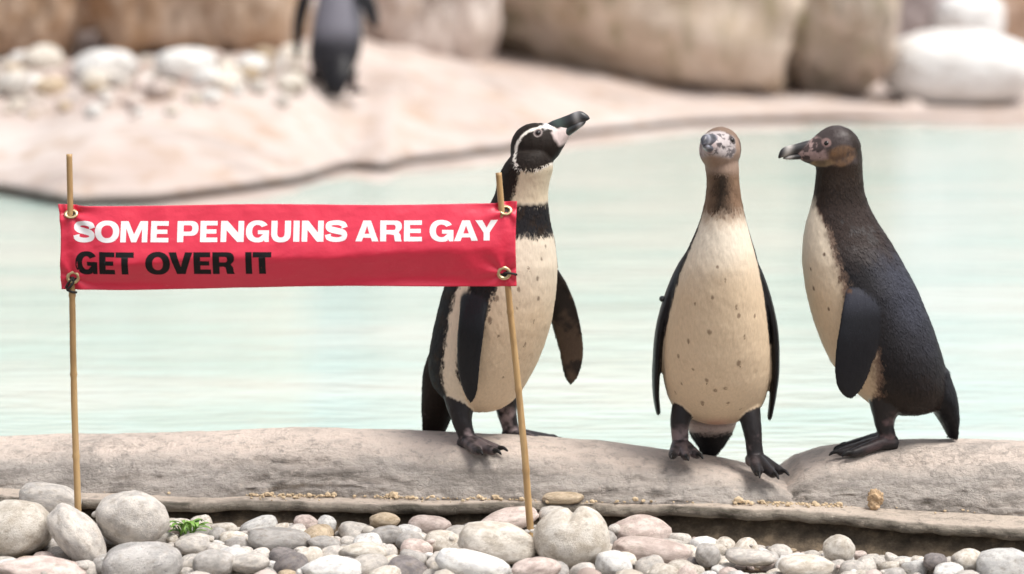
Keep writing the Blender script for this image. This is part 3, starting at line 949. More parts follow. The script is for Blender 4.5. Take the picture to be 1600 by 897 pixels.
# ---------- penguin looking left (seen from its left side)
def bird_right():
    gx = at(1392, 690, 5.09)
    P = Penguin(gx[0], 5.09, gx[2] - 0.004, R(194))
    k = 1 / math.cos(R(14))
    st = []
    for py, a, b, ry in SIDE:
        pa, pb = P.L(a, py), P.L(b, py)
        xa, xb = (at(a, py, 5.09) - P.o)[0] * -k, (at(b, py, 5.09) - P.o)[0] * -k
        st.append((at(a, py, 5.09)[2] - P.o[2], (xa + xb) / 2, 0.0, (xa - xb) / 2 * 0.985, ry * 5.09 / FPX))
    P.body(st[::-1] if st[0][0] > st[-1][0] else st)
    P.st_pix = st
    hc = P.L(1300, 229); hc[1] = 0; hc[0] /= math.cos(R(14)) ** 2
    hw = np.array([-0.985, -0.10, -0.115])
    P.head(hc, (hw @ P.F, hw @ P.Lf, hw[2]))
    # near (left) flipper, far flipper just showing in front of the belly
    P.flipper([P.L(1356, 415, -0.055), P.L(1354, 460, -0.090), P.L(1343, 520, -0.108), P.L(1332, 575, -0.110), P.L(1326, 622, -0.102)], (1, 0, 0.05), 0.041, 0.0085)
    P.flipper([P.L(1352, 425, 0.075), P.L(1345, 480, 0.090), P.L(1320, 530, 0.092), P.L(1298, 565, 0.085)], (1, 0, 0.5), 0.026, 0.008)
    P.leg(P.L(1386, 620, -0.035), P.L(1381, 656, -0.040), P.L(1388, 685, -0.042), R(-2), -0.10, 1.12, 0.038, 0.2)
    P.leg(P.L(1392, 620, 0.035), P.L(1384, 652, 0.030), P.L(1384, 680, 0.030), R(-2), -0.08, 1.0, 0.038, 0.2)
    P.tail([P.L(1452, 590), P.L(1470, 622), P.L(1481, 650), P.L(1489, 682)], (0, 1, 0), [0.05, 0.05, 0.042, 0.022], [0.036, 0.026, 0.016, 0.006])
    def paint(c):
        n, phi, z = c['n2'], np.abs(c['phi']), c['z']
        zb = lambda py: at(1340, py, 5.09)[2] - P.o[2]
        # cream front reaching to the flank; dark brown neck and slate back
        lim = np.interp(z, [zb(632), zb(615), zb(600), zb(570), zb(540), zb(450), zb(400), zb(350), zb(332), zb(316)], [14, 38, 50, 62, 69, 62, 62, 58, 42, 22])
        back = edge(phi, lim, 7 * n + 4 * c['n1'], 4.0)
        col = np.repeat(CREAM[None], len(z), 0)
        col = fmix(col, (0.80, 0.72, 0.60), smooth01(z, zb(480), zb(360)) * 0.6)
        dk = fmix(np.repeat(np.array((0.012, 0.010, 0.011))[None], len(z), 0), SLATE * 1.25, smooth01(z + 0.03 * c['n3'], zb(560), zb(470)) * smooth01(phi, 80, 120) * (1 - smooth01(z, zb(385), zb(355))))
        dk = fmix(dk, (0.034, 0.022, 0.018), smooth01(z + 0.02 * c['n1'], zb(420), zb(360)))
        dk = fmix(dk, (0.050, 0.042, 0.040), smooth01(c['n1'], 0.12, 0.4) * smooth01(z, zb(400), zb(370)) * (1 - smooth01(z, zb(335), zb(320))))
        dk = fmix(dk, (0.018, 0.011, 0.008), (1 - smooth01(z + 0.03 * c['n1'], zb(620), zb(560))) * 0.8)
        col = fmix(col, (0.10, 0.05, 0.035), np.exp(-((phi + 6 * n - lim) / 9) ** 2) * 0.9)
        col = col * (1 - back[:, None]) + dk * back[:, None]
        nk = smooth01(z + 0.008 * n, zb(330), zb(296))
        col = fmix(col, (0.024, 0.015, 0.011), nk)
        fl = c['part'] == 'flipper'
        wf, wt_ = c['W']['flipper'][:, None], c['W']['tail']
        col = col * (1 - wf) + wf * (np.array((0.011, 0.011, 0.014))[None] + SLATE[None] * 0.8 * smooth01(z, zb(490), zb(450))[:, None])
        col = fmix(col, BLACK * 0.8, wt_)
        # head
        hs, hu, hl = c['hs'], c['hu'], c['hl']
        hd = (z > zb(285)) & (c['hr'] < 0.075)
        hcol = np.repeat(np.array((0.062, 0.048, 0.046))[None], len(z), 0)
        hcol = fmix(hcol, (0.024, 0.015, 0.011), smooth01(-hs + 0.3 * hu + 0.006 * n, 0.022, 0.036))
        hcol = fmix(hcol, (0.028, 0.018, 0.013), smooth01(-hu + 0.004 * n, 0.024, 0.034))
        ch = 1 - smooth01(np.sqrt(((hs + 0.006) / 0.027) ** 2 + ((hu + 0.012) / 0.020) ** 2) + 0.18 * c['n1'], 0.75, 1.1)
        hcol = fmix(hcol, (0.23, 0.13, 0.070), np.clip(ch * (0.62 + 0.5 * c['n2'] + 0.5 * c['n1']), 0, 1))
        ch2 = 1 - smooth01(np.sqrt(((hs - 0.028) / 0.020) ** 2 + ((hu + 0.022) / 0.008) ** 2) + 0.1 * c['n1'], 0.7, 1.1)
        hcol = fmix(hcol, (0.36, 0.24, 0.13), np.clip(ch2 * (0.6 + 0.6 * c['n1']), 0, 1))
        fc = smooth01(hs + 0.25 * (-hu) + 0.006 * c['n1'], 0.018, 0.026) * smooth01(hu, -0.020, -0.012) * (1 - smooth01(hu, 0.020, 0.027))
        hcol = fmix(hcol, (0.42, 0.29, 0.27), np.clip(fc * (0.85 + 0.3 * c['n2']), 0, 1))
        hcol = fmix(hcol, (0.04, 0.03, 0.03), smooth01(c['n1'] + 0.25 * c['n2'], 0.04, 0.20) * fc * 0.9)
        er = np.sqrt((hs - 0.018) ** 2 + (hu - 0.0135) ** 2)
        hcol = fmix(hcol, (0.34, 0.22, 0.20), (1 - smooth01(er, 0.0065, 0.0090)) * 0.8)
        col = np.where(hd[:, None], hcol, col)
        sp = []
        for (px, py, r) in ((1271, 452, .0040), (1315, 452, .0050), (1303, 430, .003), (1290, 480, .003), (1283, 395, .0028), (1266, 420, .0026)):
            p = P.L(px, py, -0.06); j = int(np.argmin(np.linalg.norm((c['co'] - p) * np.array([1, 0.25, 1]), axis=1))); sp.append((c['co'][j], r))
        col = spots(col, c, sp, (0.10, 0.055, 0.035))
        col = legs_paint(col, c, (0.13, 0.085, 0.085), bias=-0.05)
        rough = np.where(back > 0.5, 0.42, 0.7); rough = np.where(fl, 0.38, rough); rough = np.where(np.isin(c['part'], ['leg', 'foot', 'claw']), 0.42, rough)
        return col, rough
    def bc(s, y, n):
        col = np.repeat(np.array((0.03, 0.028, 0.03))[None], len(s), 0)
        col = fmix(col, (0.46, 0.43, 0.40), np.exp(-((s - 0.084 + 0.004 * y) / 0.0075) ** 2))
        return fmix(col, (0.42, 0.28, 0.27), (1 - smooth01(s + 0.012 * y, 0.044, 0.060)) * 0.8)
    return P.build('penguin', 'dark-backed penguin on the right, in profile, looking left toward the others', paint, bc, 'penguins standing on the kerb', seed=3, bill_k=(0.95, 0.78)), st

P3, SIDE_ST = bird_right()
# generic profile: fraction up the trunk -> (cx, rx)
g0, g1 = SIDE_ST[0][0], SIDE_ST[-1][0]
GEN = np.array([((s[0] - g0) / (g1 - g0), s[1], s[3], s[4]) for s in SIDE_ST])

# ---------- penguin facing the camera
def bird_middle():
    Y = 5.07
    gx = at(1120, 716, Y)
    P = Penguin(gx[0], Y, gx[2], R(-91))
    W = [(664, 1098, 1148), (656, 1072, 1172), (641, 1053, 1190), (620, 1043, 1198), (590, 1036, 1203), (550, 1035, 1202), (500, 1040, 1197), (450, 1049, 1190), (410, 1060, 1182), (380, 1073, 1174),
         (350, 1086, 1164), (330, 1093, 1159), (300, 1099, 1153), (275, 1101, 1150), (255, 1098, 1150), (238, 1096, 1148), (228, 1102, 1142)]
    st = []
    zs_ = [at(1120, w[0], Y)[2] - P.o[2] for w in W]
    for (py, a, b), z in zip(W, zs_):
        f = (z - zs_[0]) / (zs_[-1] - zs_[0])
        cx = np.interp(f, GEN[:, 0], GEN[:, 1]); rx = np.interp(f, GEN[:, 0], GEN[:, 2])
        xl = at(a, py, Y)[0] - P.o[0]; xr = at(b, py, Y)[0] - P.o[0]
        st.append((z, cx * 0.8, (xl + xr) / 2, rx, (xr - xl) / 2))
    P.body(st)
    hx = np.interp(zs_[-2], [s[0] for s in st], [s[1] for s in st])
    hc = P.L(1120, 226); hc[0] = hx + 0.01
    hw = np.array([-0.36, -0.88, 0.20])
    P.head(hc, (hw @ P.F, hw @ P.Lf, hw[2]), k=0.98)
    for side, xs_ in ((-1, [(1094, 384), (1060, 432), (1034, 505), (1026, 570), (1025, 615), (1029, 648)]), (1, [(1154, 384), (1184, 432), (1206, 505), (1211, 570), (1208, 615), (1202, 656)])):
        P.flipper([P.L(px, py, dy) for (px, py), dy in zip(xs_, (0.0, -0.008, -0.012, -0.006, 0.004, 0.012))], (1, 0, 0.1), 0.033, 0.0088)
    P.leg(P.L(1080, 612, -0.005), P.L(1063, 655, -0.025), P.L(1063, 692, -0.03), R(6), 0.0, 0.95, 0.030)
    P.leg(P.L(1160, 612, -0.005), P.L(1174, 662, -0.035), P.L(1180, 712, -0.045), R(22), -0.10, 0.95, 0.030)
    P.tail([P.L(1112, 648, 0.06), P.L(1111, 675, 0.10), P.L(1110, 695, 0.115), P.L(1108, 712, 0.12)], (0, 1, 0), [0.05, 0.040, 0.026, 0.012], [0.03, 0.022, 0.012, 0.006])
    def paint(c):
        n, phi, z = c['n2'], np.abs(c['phi']), c['z']
        zb = lambda py: at(1120, py, Y)[2] - P.o[2]
        col = np.repeat(CREAM[None], len(z), 0)
        col = fmix(col, (0.80, 0.73, 0.62), smooth01(z + 0.02 * c['n3'], zb(450), zb(355)) * 0.7)
        lim = np.interp(z, [zb(660), zb(600), zb(520), zb(440), zb(400), zb(350)], [104, 96, 84, 76, 74, 80])
        back = edge(phi, lim, 7 * n, 4)
        col = fmix(col, (0.022, 0.018, 0.018), back)
        nk = smooth01(z + 0.012 * n + 0.008 * c['n1'], zb(358), zb(308))
        neck = fmix(np.repeat(np.array((0.22, 0.135, 0.085))[None], len(z), 0), (0.030, 0.019, 0.012), np.exp(-((c['phi'] + 12 + 16 * c['n1']) / 34) ** 2) * smooth01(z + 0.01 * n, zb(330), zb(305)) * (1 - smooth01(z, zb(268), zb(252)) * 0.5))
        neck = fmix(neck, (0.06, 0.04, 0.03), smooth01(phi, 70, 110))
        neck = fmix(neck, (0.48, 0.33, 0.22), (1 - smooth01(z + 0.01 * c['n1'], zb(345), zb(322))) * 0.7)
        col = col * (1 - nk[:, None]) + neck * nk[:, None]
        fl = c['part'] == 'flipper'
        wf, wt_ = c['W']['flipper'], c['W']['tail'][:, None]
        col = fmix(col, BLACK * 0.75, wf)
        low = (1 - smooth01(z + 0.006 * n + 0.004 * c['n1'], zb(692), zb(680)))[:, None]
        col = col * (1 - wt_) + wt_ * (BLACK[None] * low + np.array((0.60, 0.50, 0.46))[None] * (1 - low))
        hs, hu, hl = c['hs'], c['hu'], c['hl']
        hd = (z > zb(268)) & (c['hr'] < 0.075)
        hcol = np.repeat(np.array((0.30, 0.21, 0.16))[None], len(z), 0)
        hcol = fmix(hcol, (0.10, 0.075, 0.065), smooth01(-hs + 0.5 * hu + 0.004 * n, 0.0, 0.016))
        fc = smooth01(hs + 0.006 * c['n1'] + 0.2 * hu, 0.010, 0.020) * smooth01(hu, -0.024, -0.014)
        hcol = fmix(hcol, (0.50, 0.45, 0.45), fc * 0.9)
        sp_ = fbm(c['co'] * 150, 3, 99)
        hcol = fmix(hcol, (0.07, 0.06, 0.065), smooth01(sp_ + 0.6 * c['n1'], 0.08, 0.24) * fc * 0.8)
        lore = smooth01(hs, 0.020, 0.025) * (1 - smooth01(np.abs(hu - 0.004 + 0.25 * (hs - 0.03)) + 0.002 * c['n1'], 0.004, 0.007)) * smooth01(np.abs(hl), 0.006, 0.012)
        hcol = fmix(hcol, (0.05, 0.04, 0.042), lore * smooth01(c['n1'] + 0.5 * sp_, -0.25, 0.1) * 0.75)
        hcol = fmix(hcol, (0.20, 0.135, 0.10), smooth01(hu + 0.003 * c['n1'] - 0.35 * (hs - 0.02), 0.021, 0.028))
        hcol = fmix(hcol, (0.36, 0.24, 0.23), smooth01(c['n3'] - 0.4 * c['n1'], 0.0, 0.3) * fc * 0.5)
        er = np.sqrt((hs - 0.018) ** 2 + (hu - 0.0135) ** 2)
        hcol = fmix(hcol, (0.05, 0.04, 0.04), (1 - smooth01(er, 0.0062, 0.0080)) * 0.9)
        hw_ = (1 - smooth01(c['hr'], 0.058, 0.072)) * smooth01(z, zb(268), zb(256))
        col = col * (1 - hw_[:, None]) + hcol * hw_[:, None]
        sp = []
        for (px, py, r) in ((1106, 514, .0052), (1110, 458, .0042), (1146, 472, .0036), (1151, 488, .0040), (1075, 530, .0042), (1061, 557, .0045), (1152, 563, .0055), (1104, 592, .0048), (1118, 609, .0050), (1134, 606, .0050),
                            (1098, 632, .0045), (1138, 632, .0042), (1065, 602, .0030), (1176, 491, .0030), (1085, 470, .0025), (1130, 430, .0025), (1095, 425, .0022), (1160, 520, .0028), (1082, 575, .0028), (1160, 645, .004), (1118, 410, .0025), (1053, 620, .003)):
            p = P.L(px, py, -0.09); j = int(np.argmin(np.linalg.norm((c['co'] - p) * np.array([0.2, 1, 1]), axis=1))); sp.append((c['co'][j], r))
        col = spots(col, c, [(p_, r_ * 0.85) for p_, r_ in sp], (0.15, 0.09, 0.055), 0.7)
        pk = np.exp(-((c['co'][:, 1] / 0.03) ** 2)) * np.exp(-(((z - zb(660)) / 0.012) ** 2)) * (c['part'] == 'body')
        col = fmix(col, (0.45, 0.16, 0.14), pk * 0.5)
        col = legs_paint(col, c, (0.20, 0.15, 0.15))
        rough = np.where(fl, 0.4, 0.7); rough = np.where(np.isin(c['part'], ['leg', 'foot', 'claw']), 0.42, rough)
        return col, rough
    def bc(s, y, n):
        col = np.repeat(np.array((0.10, 0.10, 0.125))[None], len(s), 0)
        col = fmix(col, (0.03, 0.03, 0.035), smooth01(n + 0.6 * y, 0.1, 0.5))
        col = fmix(col, (0.34, 0.34, 0.39), np.exp(-((s - 0.082) / 0.006) ** 2) * 0.8)
        return fmix(col, (0.52, 0.46, 0.48), (1 - smooth01(s, 0.042, 0.056)) * 0.7)
    root = P.build('penguin', 'cream-bellied penguin in the middle, facing the camera with flippers hanging down', paint, bc, 'penguins standing on the kerb', seed=7, bill_k=(0.9, 0.88))
    # small dark identity tag on its right flipper
    v, f = ICO3
    p = P.L(1035, 467, -0.012)
    link('flipper_tag', mesh_from('flipper_tag', p + v * np.array([0.012, 0.006, 0.0055]), f), M['tag'], root)
    return root
P2 = bird_middle()

# ---------- penguin with the black breast band, looking up to the right
def bird_left():
    Y = 5.09
    gx = at(752, 692, Y)
    P = Penguin(gx[0], Y, gx[2], R(-45))
    W = [(641, 728, 774), (633, 706, 795), (620, 690, 808), (600, 674, 822), (570, 669, 838), (540, 672, 850), (500, 680, 862), (450, 693, 869), (410, 708, 871), (370, 728, 866),
         (345, 745, 860), (325, 760, 857), (300, 773, 855), (278, 778, 858), (258, 784, 864), (240, 795, 862), (230, 806, 855)]
    st = []
    for py, a, b in W:
        z = at(750, py, Y)[2] - P.o[2]
        xl = at(a, py, Y)[0] - P.o[0]; xr = at(b, py, Y)[0] - P.o[0]
        st.append((z, (xl + xr) / 2 / math.sin(R(45)), 0.0, (xr - xl) / 2, (xr - xl) / 2))
    P.body(st)
    cxt = st[-3][1]
    hc = P.L(838, 226, 0.0)
    # keep the head above the neck, which leans along the facing direction
    hw0 = at(838, 226, Y - 0.075); hc = P.loc(hw0)
    hw = np.array([0.84, -0.16, 0.50])
    P.head(hc, (hw @ P.F, hw @ P.Lf, hw[2]), roll=R(-4), k=1.02)
    # near (right) flipper and raised far (left) flipper
    P.flipper([P.L(750, 385, -0.055), P.L(745, 440, -0.105), P.L(737, 505, -0.128), P.L(732, 570, -0.122), P.L(736, 628, -0.105)], (0.93, 0.36, 0.0), 0.0265, 0.0085)
    P.flipper([P.L(858, 425, 0.03), P.L(873, 465, 0.055), P.L(884, 505, 0.070), P.L(893, 550, 0.080), P.L(892, 600, 0.083)], (0.72, 0.62, 0.0), 0.027, 0.008)
    P.leg(P.L(718, 618, -0.03), P.L(722, 658, -0.05), P.L(731, 686, -0.055), R(-6), 0.0, 0.95, 0.030)
    P.leg(P.L(790, 610, 0.04), P.L(792, 645, 0.05), P.L(800, 676, 0.05), R(36), 0.0, 1.0, 0.030)
    P.tail([P.L(716, 540, 0.02), P.L(699, 585, 0.040), P.L(687, 630, 0.062), P.L(678, 675, 0.078)], (0.3, 1, 0), [0.050, 0.048, 0.036, 0.024], [0.034, 0.034, 0.024, 0.008])
    def paint(c):
        n, phi, z = c['n2'], c['phi'], c['z']
        zb = lambda py: at(780, py, Y)[2] - P.o[2]
        ap = np.abs(phi)
        col = np.repeat(CREAM[None], len(z), 0)
        col = fmix(col, (0.80, 0.73, 0.62), smooth01(z + 0.02 * c['n3'], zb(500), zb(380)) * 0.6)
        dkc = fmix(np.repeat(BLACK[None], len(z), 0), BROWNBLACK, smooth01(c['n1'], 0.0, 0.4))
        # flank band and white flank stripe
        lo = smooth01(z, zb(605), zb(585))
        in_b = np.interp(z, [zb(600), zb(560), zb(500), zb(430), zb(380)], [70, 60, 57, 50, 42])
        band = edge(ap, in_b, 6 * n + 3 * c['n1'], 3) * lo
        col = col * (1 - band[:, None]) + dkc * band[:, None]
        st_in = np.interp(z, [zb(600), zb(560), zb(500), zb(430), zb(360)], [64, 74, 78, 80, 84])
        stripe = edge(ap, st_in, 5 * n, 2.5)
        col = fmix(col, (0.74, 0.64, 0.50), stripe)
        bk_in = np.interp(z, [zb(640), zb(600), zb(560), zb(500), zb(430), zb(360)], [92, 92, 92, 95, 96, 92])
        bk = edge(ap, bk_in, 6 * n + 3 * c['n1'], 3)
        col = col * (1 - bk[:, None]) + dkc * bk[:, None]
        # breast band
        bb = smooth01(z + 0.006 * n + 0.004 * c['n1'], zb(366), zb(352)) * (1 - smooth01(z + 0.004 * n, zb(314), zb(304)))
        col = col * (1 - bb[:, None]) + dkc * bb[:, None]
        # throat cream, nape black
        th = smooth01(z + 0.004 * n, zb(314), zb(304))
        nape = edge(ap, np.interp(z, [zb(312), zb(280), zb(250)], [66, 60, 62]), 6 * n, 5)
        ncol = fmix(np.repeat(np.array((0.66, 0.55, 0.40))[None], len(z), 0), BROWNBLACK * 0.8, nape)
        col = col * (1 - th[:, None]) + ncol * th[:, None]
        fl = c['part'] == 'flipper'
        inner = (c['co'][:, 1] > 0.05) & fl
        wf, wt_ = c['W']['flipper'], c['W']['tail']
        col = fmix(col, (0.011, 0.012, 0.015), wf)
        br = smooth01(c['n3'] + 0.5 * c['n1'], -0.05, 0.4)
        col = np.where(inner[:, None], (np.array((0.020, 0.014, 0.011))[None] + br[:, None] * np.array((0.06, 0.038, 0.024))[None]), col)
        # pale trailing edge of the near flipper
        col = fmix(col, BROWNBLACK * 0.7, wt_)
        # head
        hs, hu, hl = c['hs'], c['hu'], c['hl']
        nn_ = 0.05 * n + 0.05 * c['n1']
        b_ = np.where(hu > -0.016, 0.037, 0.026)
        re = np.sqrt(((hs - 0.006) / 0.041) ** 2 + ((hu + 0.016) / b_) ** 2) + nn_
        hcol = np.repeat((BROWNBLACK * 0.75)[None], len(z), 0)
        cream_low = smooth01(-hu - 0.35 * hs + 0.002 * n, 0.018, 0.024) * (1 - nape)
        hcol = fmix(hcol, (0.66, 0.56, 0.41), cream_low)
        ring = smooth01(re, 0.99, 1.05) * (1 - smooth01(re, 1.12, 1.19))
        hcol = fmix(hcol, (0.80, 0.74, 0.66), ring)
        face = 1 - smooth01(re, 0.97, 1.05)
        hcol = fmix(hcol, BROWNBLACK * 0.7, face)
        # bare pink skin round the base of the beak
        pk = smooth01(hs + 0.002 * n, 0.034, 0.040) * (1 - smooth01(hu, 0.001, 0.006)) * smooth01(hu, -0.027, -0.021)
        hcol = fmix(hcol, (0.72, 0.60, 0.57), pk)
        wt = smooth01(hs, 0.027, 0.034) * smooth01(hu + 0.002 * n, 0.010, 0.015)
        hcol = fmix(hcol, (0.76, 0.73, 0.71), wt)
        er = np.sqrt((hs - 0.018) ** 2 + (hu - 0.0135) ** 2)
        hcol = fmix(hcol, (0.36, 0.30, 0.28), (1 - smooth01(er, 0.0068, 0.0082)) * 0.85)
        hcol = fmix(hcol, (0.06, 0.04, 0.04), (1 - smooth01(er, 0.0050, 0.0060)))
        wgt = 1 - smooth01(c['hr'], 0.062, 0.074)
        wgt = wgt * smooth01(z, zb(288), zb(272))
        col = col * (1 - wgt[:, None]) + hcol * wgt[:, None]
        sp = []
        for (px, py, r) in ((839, 436, .0045), (811, 453, .0045), (777, 466, .0050), (766, 501, .0058), (842, 467, .0040), (808, 483, .0025), (821, 537, .0030), (810, 560, .0032), (846, 405, .003), (826, 420, .0025), (780, 525, .0025), (852, 385, .0028), (835, 500, .0025), (786, 590, .0028)):
            p = P.L(px, py, -0.10)
            vw = np.array([0.0, -1.0, 0.17]); vl = np.array([vw @ P.F, vw @ P.Lf, vw[2]]); vl /= np.linalg.norm(vl)
            dlt = c['co'] - p; al = dlt @ vl; per = dlt - np.outer(al, vl)
            sc = np.linalg.norm(per, axis=1) - 0.04 * al
            j = int(np.argmin(sc)); sp.append((c['co'][j], r))
        col = spots(col, c, [(p_, r_ * 0.85) for p_, r_ in sp], (0.12, 0.075, 0.05), 0.7)
        col = legs_paint(col, c, (0.26, 0.20, 0.20))
        rough = np.where(fl, 0.36, 0.66); rough = np.where(np.isin(c['part'], ['leg', 'foot', 'claw']), 0.42, rough)
        return col, rough
    def bc(s, y, n):
        col = np.repeat(np.array((0.022, 0.022, 0.024))[None], len(s), 0)
        col = fmix(col, (0.34, 0.33, 0.33), np.exp(-((s - 0.086 - 0.003 * y) / 0.0055) ** 2) * 0.8)
        return fmix(col, (0.10, 0.16, 0.13), np.exp(-((s - 0.055) / 0.01) ** 2) * 0.4)
    return P.build('penguin', 'penguin with a black breast band behind the banner, looking up to the right', paint, bc, 'penguins standing on the kerb', seed=5)
P1 = bird_left()

# ---------- distant penguin walking away on the far bank
def bird_far():
    Y = 12.4
    for _ in range(30):
        g = at(522, 148, Y); Y += (g[2] - bank_z(g[0], Y)) * 1.5
    g = at(522, 148, Y)
    zg = bank_z(g[0], Y)
    P = Penguin(g[0], Y, zg, R(78))
    sc = 1.0
    st = []
    for f, cx, rx, ry in GEN:
        f2 = min(1.0, f * 0.74 if f < 0.85 else f * 0.74 + (f - 0.85) * 1.0)          # neck drawn in between the shoulders
        st.append((0.058 + f * 0.46, np.interp(f2, GEN[:, 0], GEN[:, 1]) * 0.8, 0.0 - 0.02 * f, np.interp(f2, GEN[:, 0], GEN[:, 2]), np.interp(f2, GEN[:, 0], GEN[:, 3])))
    P.body(st)
    P.head((st[-2][1] + 0.015, -0.02, 0.545), (0.9, 0.35, 0.05))
    P.flipper([(0.02, 0.060, 0.42), (0.02, 0.108, 0.37), (0.015, 0.136, 0.27), (0.01, 0.144, 0.13)], (0.5, 0.9, 0), 0.036, 0.014)
    P.flipper([(0.02, -0.070, 0.41), (0.0, -0.110, 0.375), (-0.01, -0.140, 0.325), (-0.02, -0.168, 0.245)], (0.5, -0.8, 0.4), 0.034, 0.014)
    P.leg((0.0, 0.062, 0.09), (0.01, 0.066, 0.045), (0.0, 0.068, 0.014), 0.1, 0.0, 0.9, 0.030)
    P.leg((0.02, -0.055, 0.09), (0.05, -0.055, 0.055), (0.06, -0.055, 0.018), -0.1, 0.0, 0.9, 0.030)
    P.tail([(-0.06, -0.03, 0.12), (-0.10, -0.036, 0.070), (-0.12, -0.038, 0.035), (-0.13, -0.038, 0.006)], (0, 1, 0), [0.06, 0.055, 0.044, 0.03], [0.040, 0.030, 0.020, 0.010])
    def paint(c):
        n, phi, z = c['n2'], np.abs(c['phi']), c['z']
        bk = edge(phi, 84, 6 * n, 4)
        col = np.repeat(np.array((0.74, 0.68, 0.60))[None], len(z), 0)
        dk = fmix(np.repeat(np.array((0.022, 0.020, 0.024))[None], len(z), 0), (0.18, 0.17, 0.20), smooth01(z + 0.02 * c['n3'], 0.17, 0.27))
        col = col * (1 - bk[:, None]) + dk * bk[:, None]
        col = np.where(((z > 0.60) | np.isin(c['part'], ['flipper', 'tail']))[:, None], BLACK[None], col)
        col = legs_paint(col, c)
        return col, np.where(bk > 0.5, 0.4, 0.65)
    def bc(s, y, n): return np.repeat(np.array((0.03, 0.03, 0.03))[None], len(s), 0)
    return P.build('penguin', 'distant blurred penguin seen from behind on the far bank, cut off by the top edge', paint, bc, 'penguins across the water', voxel=0.004, seed=9, nfeather=9000)
P4 = bird_far()
P4.scale = (1.2, 1.2, 1.2)

# ------------------------------------------------------------------ banner on two canes
SIGN_Y = 4.785
sign = bpy.data.objects.new('banner_sign', None); C.objects.link(sign)
sb = at(470, 800, SIGN_Y); sign.location = tuple(sb); sign.empty_display_size = 0.1
tag(sign, 'red vinyl banner with white and black lettering tied between two bamboo canes', 'banner')
# corner pixels
TLc, TRc, BRc, BLc = np.array((91., 321.)), np.array((808., 318.)), np.array((806., 445.)), np.array((99., 451.))
GROM = [(112, 334), (791, 327), (115.5, 432), (787.5, 425)]
def banner_disp(px, py):
    """how far the cloth stands toward the viewer at a pixel, metres"""
    u = (px - 91) / 717.0
    top = 321 + (318 - 321) * u; bot = 451 + (445 - 451) * u
    v = (py - top) / (bot - top)                       # 0 top, 1 bottom
    fold = 0.60 + 0.045 * np.sin(u * 5.0 + 0.6) + 0.03 * np.sin(u * 13)
    ends = np.clip(np.minimum(u, 1 - u) / 0.16, 0, 1); ends = ends * ends * (3 - 2 * ends)
    tri = np.where(v < fold, v / fold, (1 - v) / (1 - fold))
    tri = np.clip(tri, 0, 1)
    sm = 1 - np.sqrt((1 - tri) ** 2 + 0.012) + 0.06
    d = 0.0055 + 0.030 * sm * (0.30 + 0.70 * ends)
    # curled lower hem
    d = d + 0.010 * np.clip((v - 0.86) / 0.14, 0, 1) ** 2 * (0.4 + 0.6 * np.sin(u * 9 + 1.0)) * ends
    # long soft ripples and tension folds running in from the corners
    P = np.stack([u * 5.0, v * 1.3 + u * 1.5, u * 0], 1)
    d = d + 0.0050 * fbm(P, 3, 61) + 0.0022 * fbm(P * np.array([3.2, 2.6, 1]), 3, 62) - 0.0016 * np.abs(fbm(P * np.array([2.2, 3.4, 1]) + 3, 3, 64))
    for gx, gy, s in ((112, 334, 1), (791, 327, -1), (115.5, 432, 1), (787.5, 425, -1)):
        dx = (px - gx) * s; dyy = py - gy
        r = np.hypot(dx, dyy); ang = np.arctan2(dyy, dx)
        d = d + 0.0022 * np.sin(ang * 6 + gx) * np.exp(-(r / 60) ** 2) * np.clip(r / 14, 0, 1)
    # the cane passes in front above the top eyelets
    for gx, gy in ((112, 334), (791, 327)):
        r = np.abs(px - gx)
        d = d - 0.021 * np.exp(-(r / 12.0) ** 2) * (1 - smooth01(py, gy - 5, gy + 5))
        d = d - 0.003 * np.exp(-(r / 20.0) ** 2) * (1 - smooth01(py, gy - 12, gy + 14))
    return d
FD, BD = (lambda: None), None
def sign_pts(px, py, off=0.0):
    px = np.asarray(px, float); py = np.asarray(py, float)
    base = np.array([at(a, b, SIGN_Y) for a, b in zip(px, py)])
    d = banner_disp(px, py)
    base[:, 1] -= d + off
    return base - sb
nu, nv = 260, 60
uu, vv_ = np.meshgrid(np.linspace(0, 1, nu), np.linspace(0, 1, nv), indexing='ij')
uu, vv_ = uu.ravel(), vv_.ravel()
q = ((1 - uu) * (1 - vv_))[:, None] * TLc + (uu * (1 - vv_))[:, None] * TRc + (uu * vv_)[:, None] * BRc + ((1 - uu) * vv_)[:, None] * BLc
q[:, 1] += 1.6 * np.sin(uu * 7.0 + 0.5) * vv_ + 1.2 * np.sin(uu * 11) * (1 - vv_) - 2.2 * np.exp(-(np.minimum(uu, 1 - uu) / 0.02) ** 2) * (1 - vv_)
q[:, 0] += 2.5 * np.sin(vv_ * 5.0) * (1 - uu) - 1.5 * np.sin(vv_ * 4) * uu
bv = sign_pts(q[:, 0], q[:, 1])
bme = mesh_from('banner_cloth', bv, [f[::-1] for f in grid_faces(nu, nv)])
cloth = link('banner_cloth', bme, M['vinyl'], sign)
md = cloth.modifiers.new('thickness', 'SOLIDIFY'); md.thickness = 0.0009; md.offset = -1.0 if True else 0

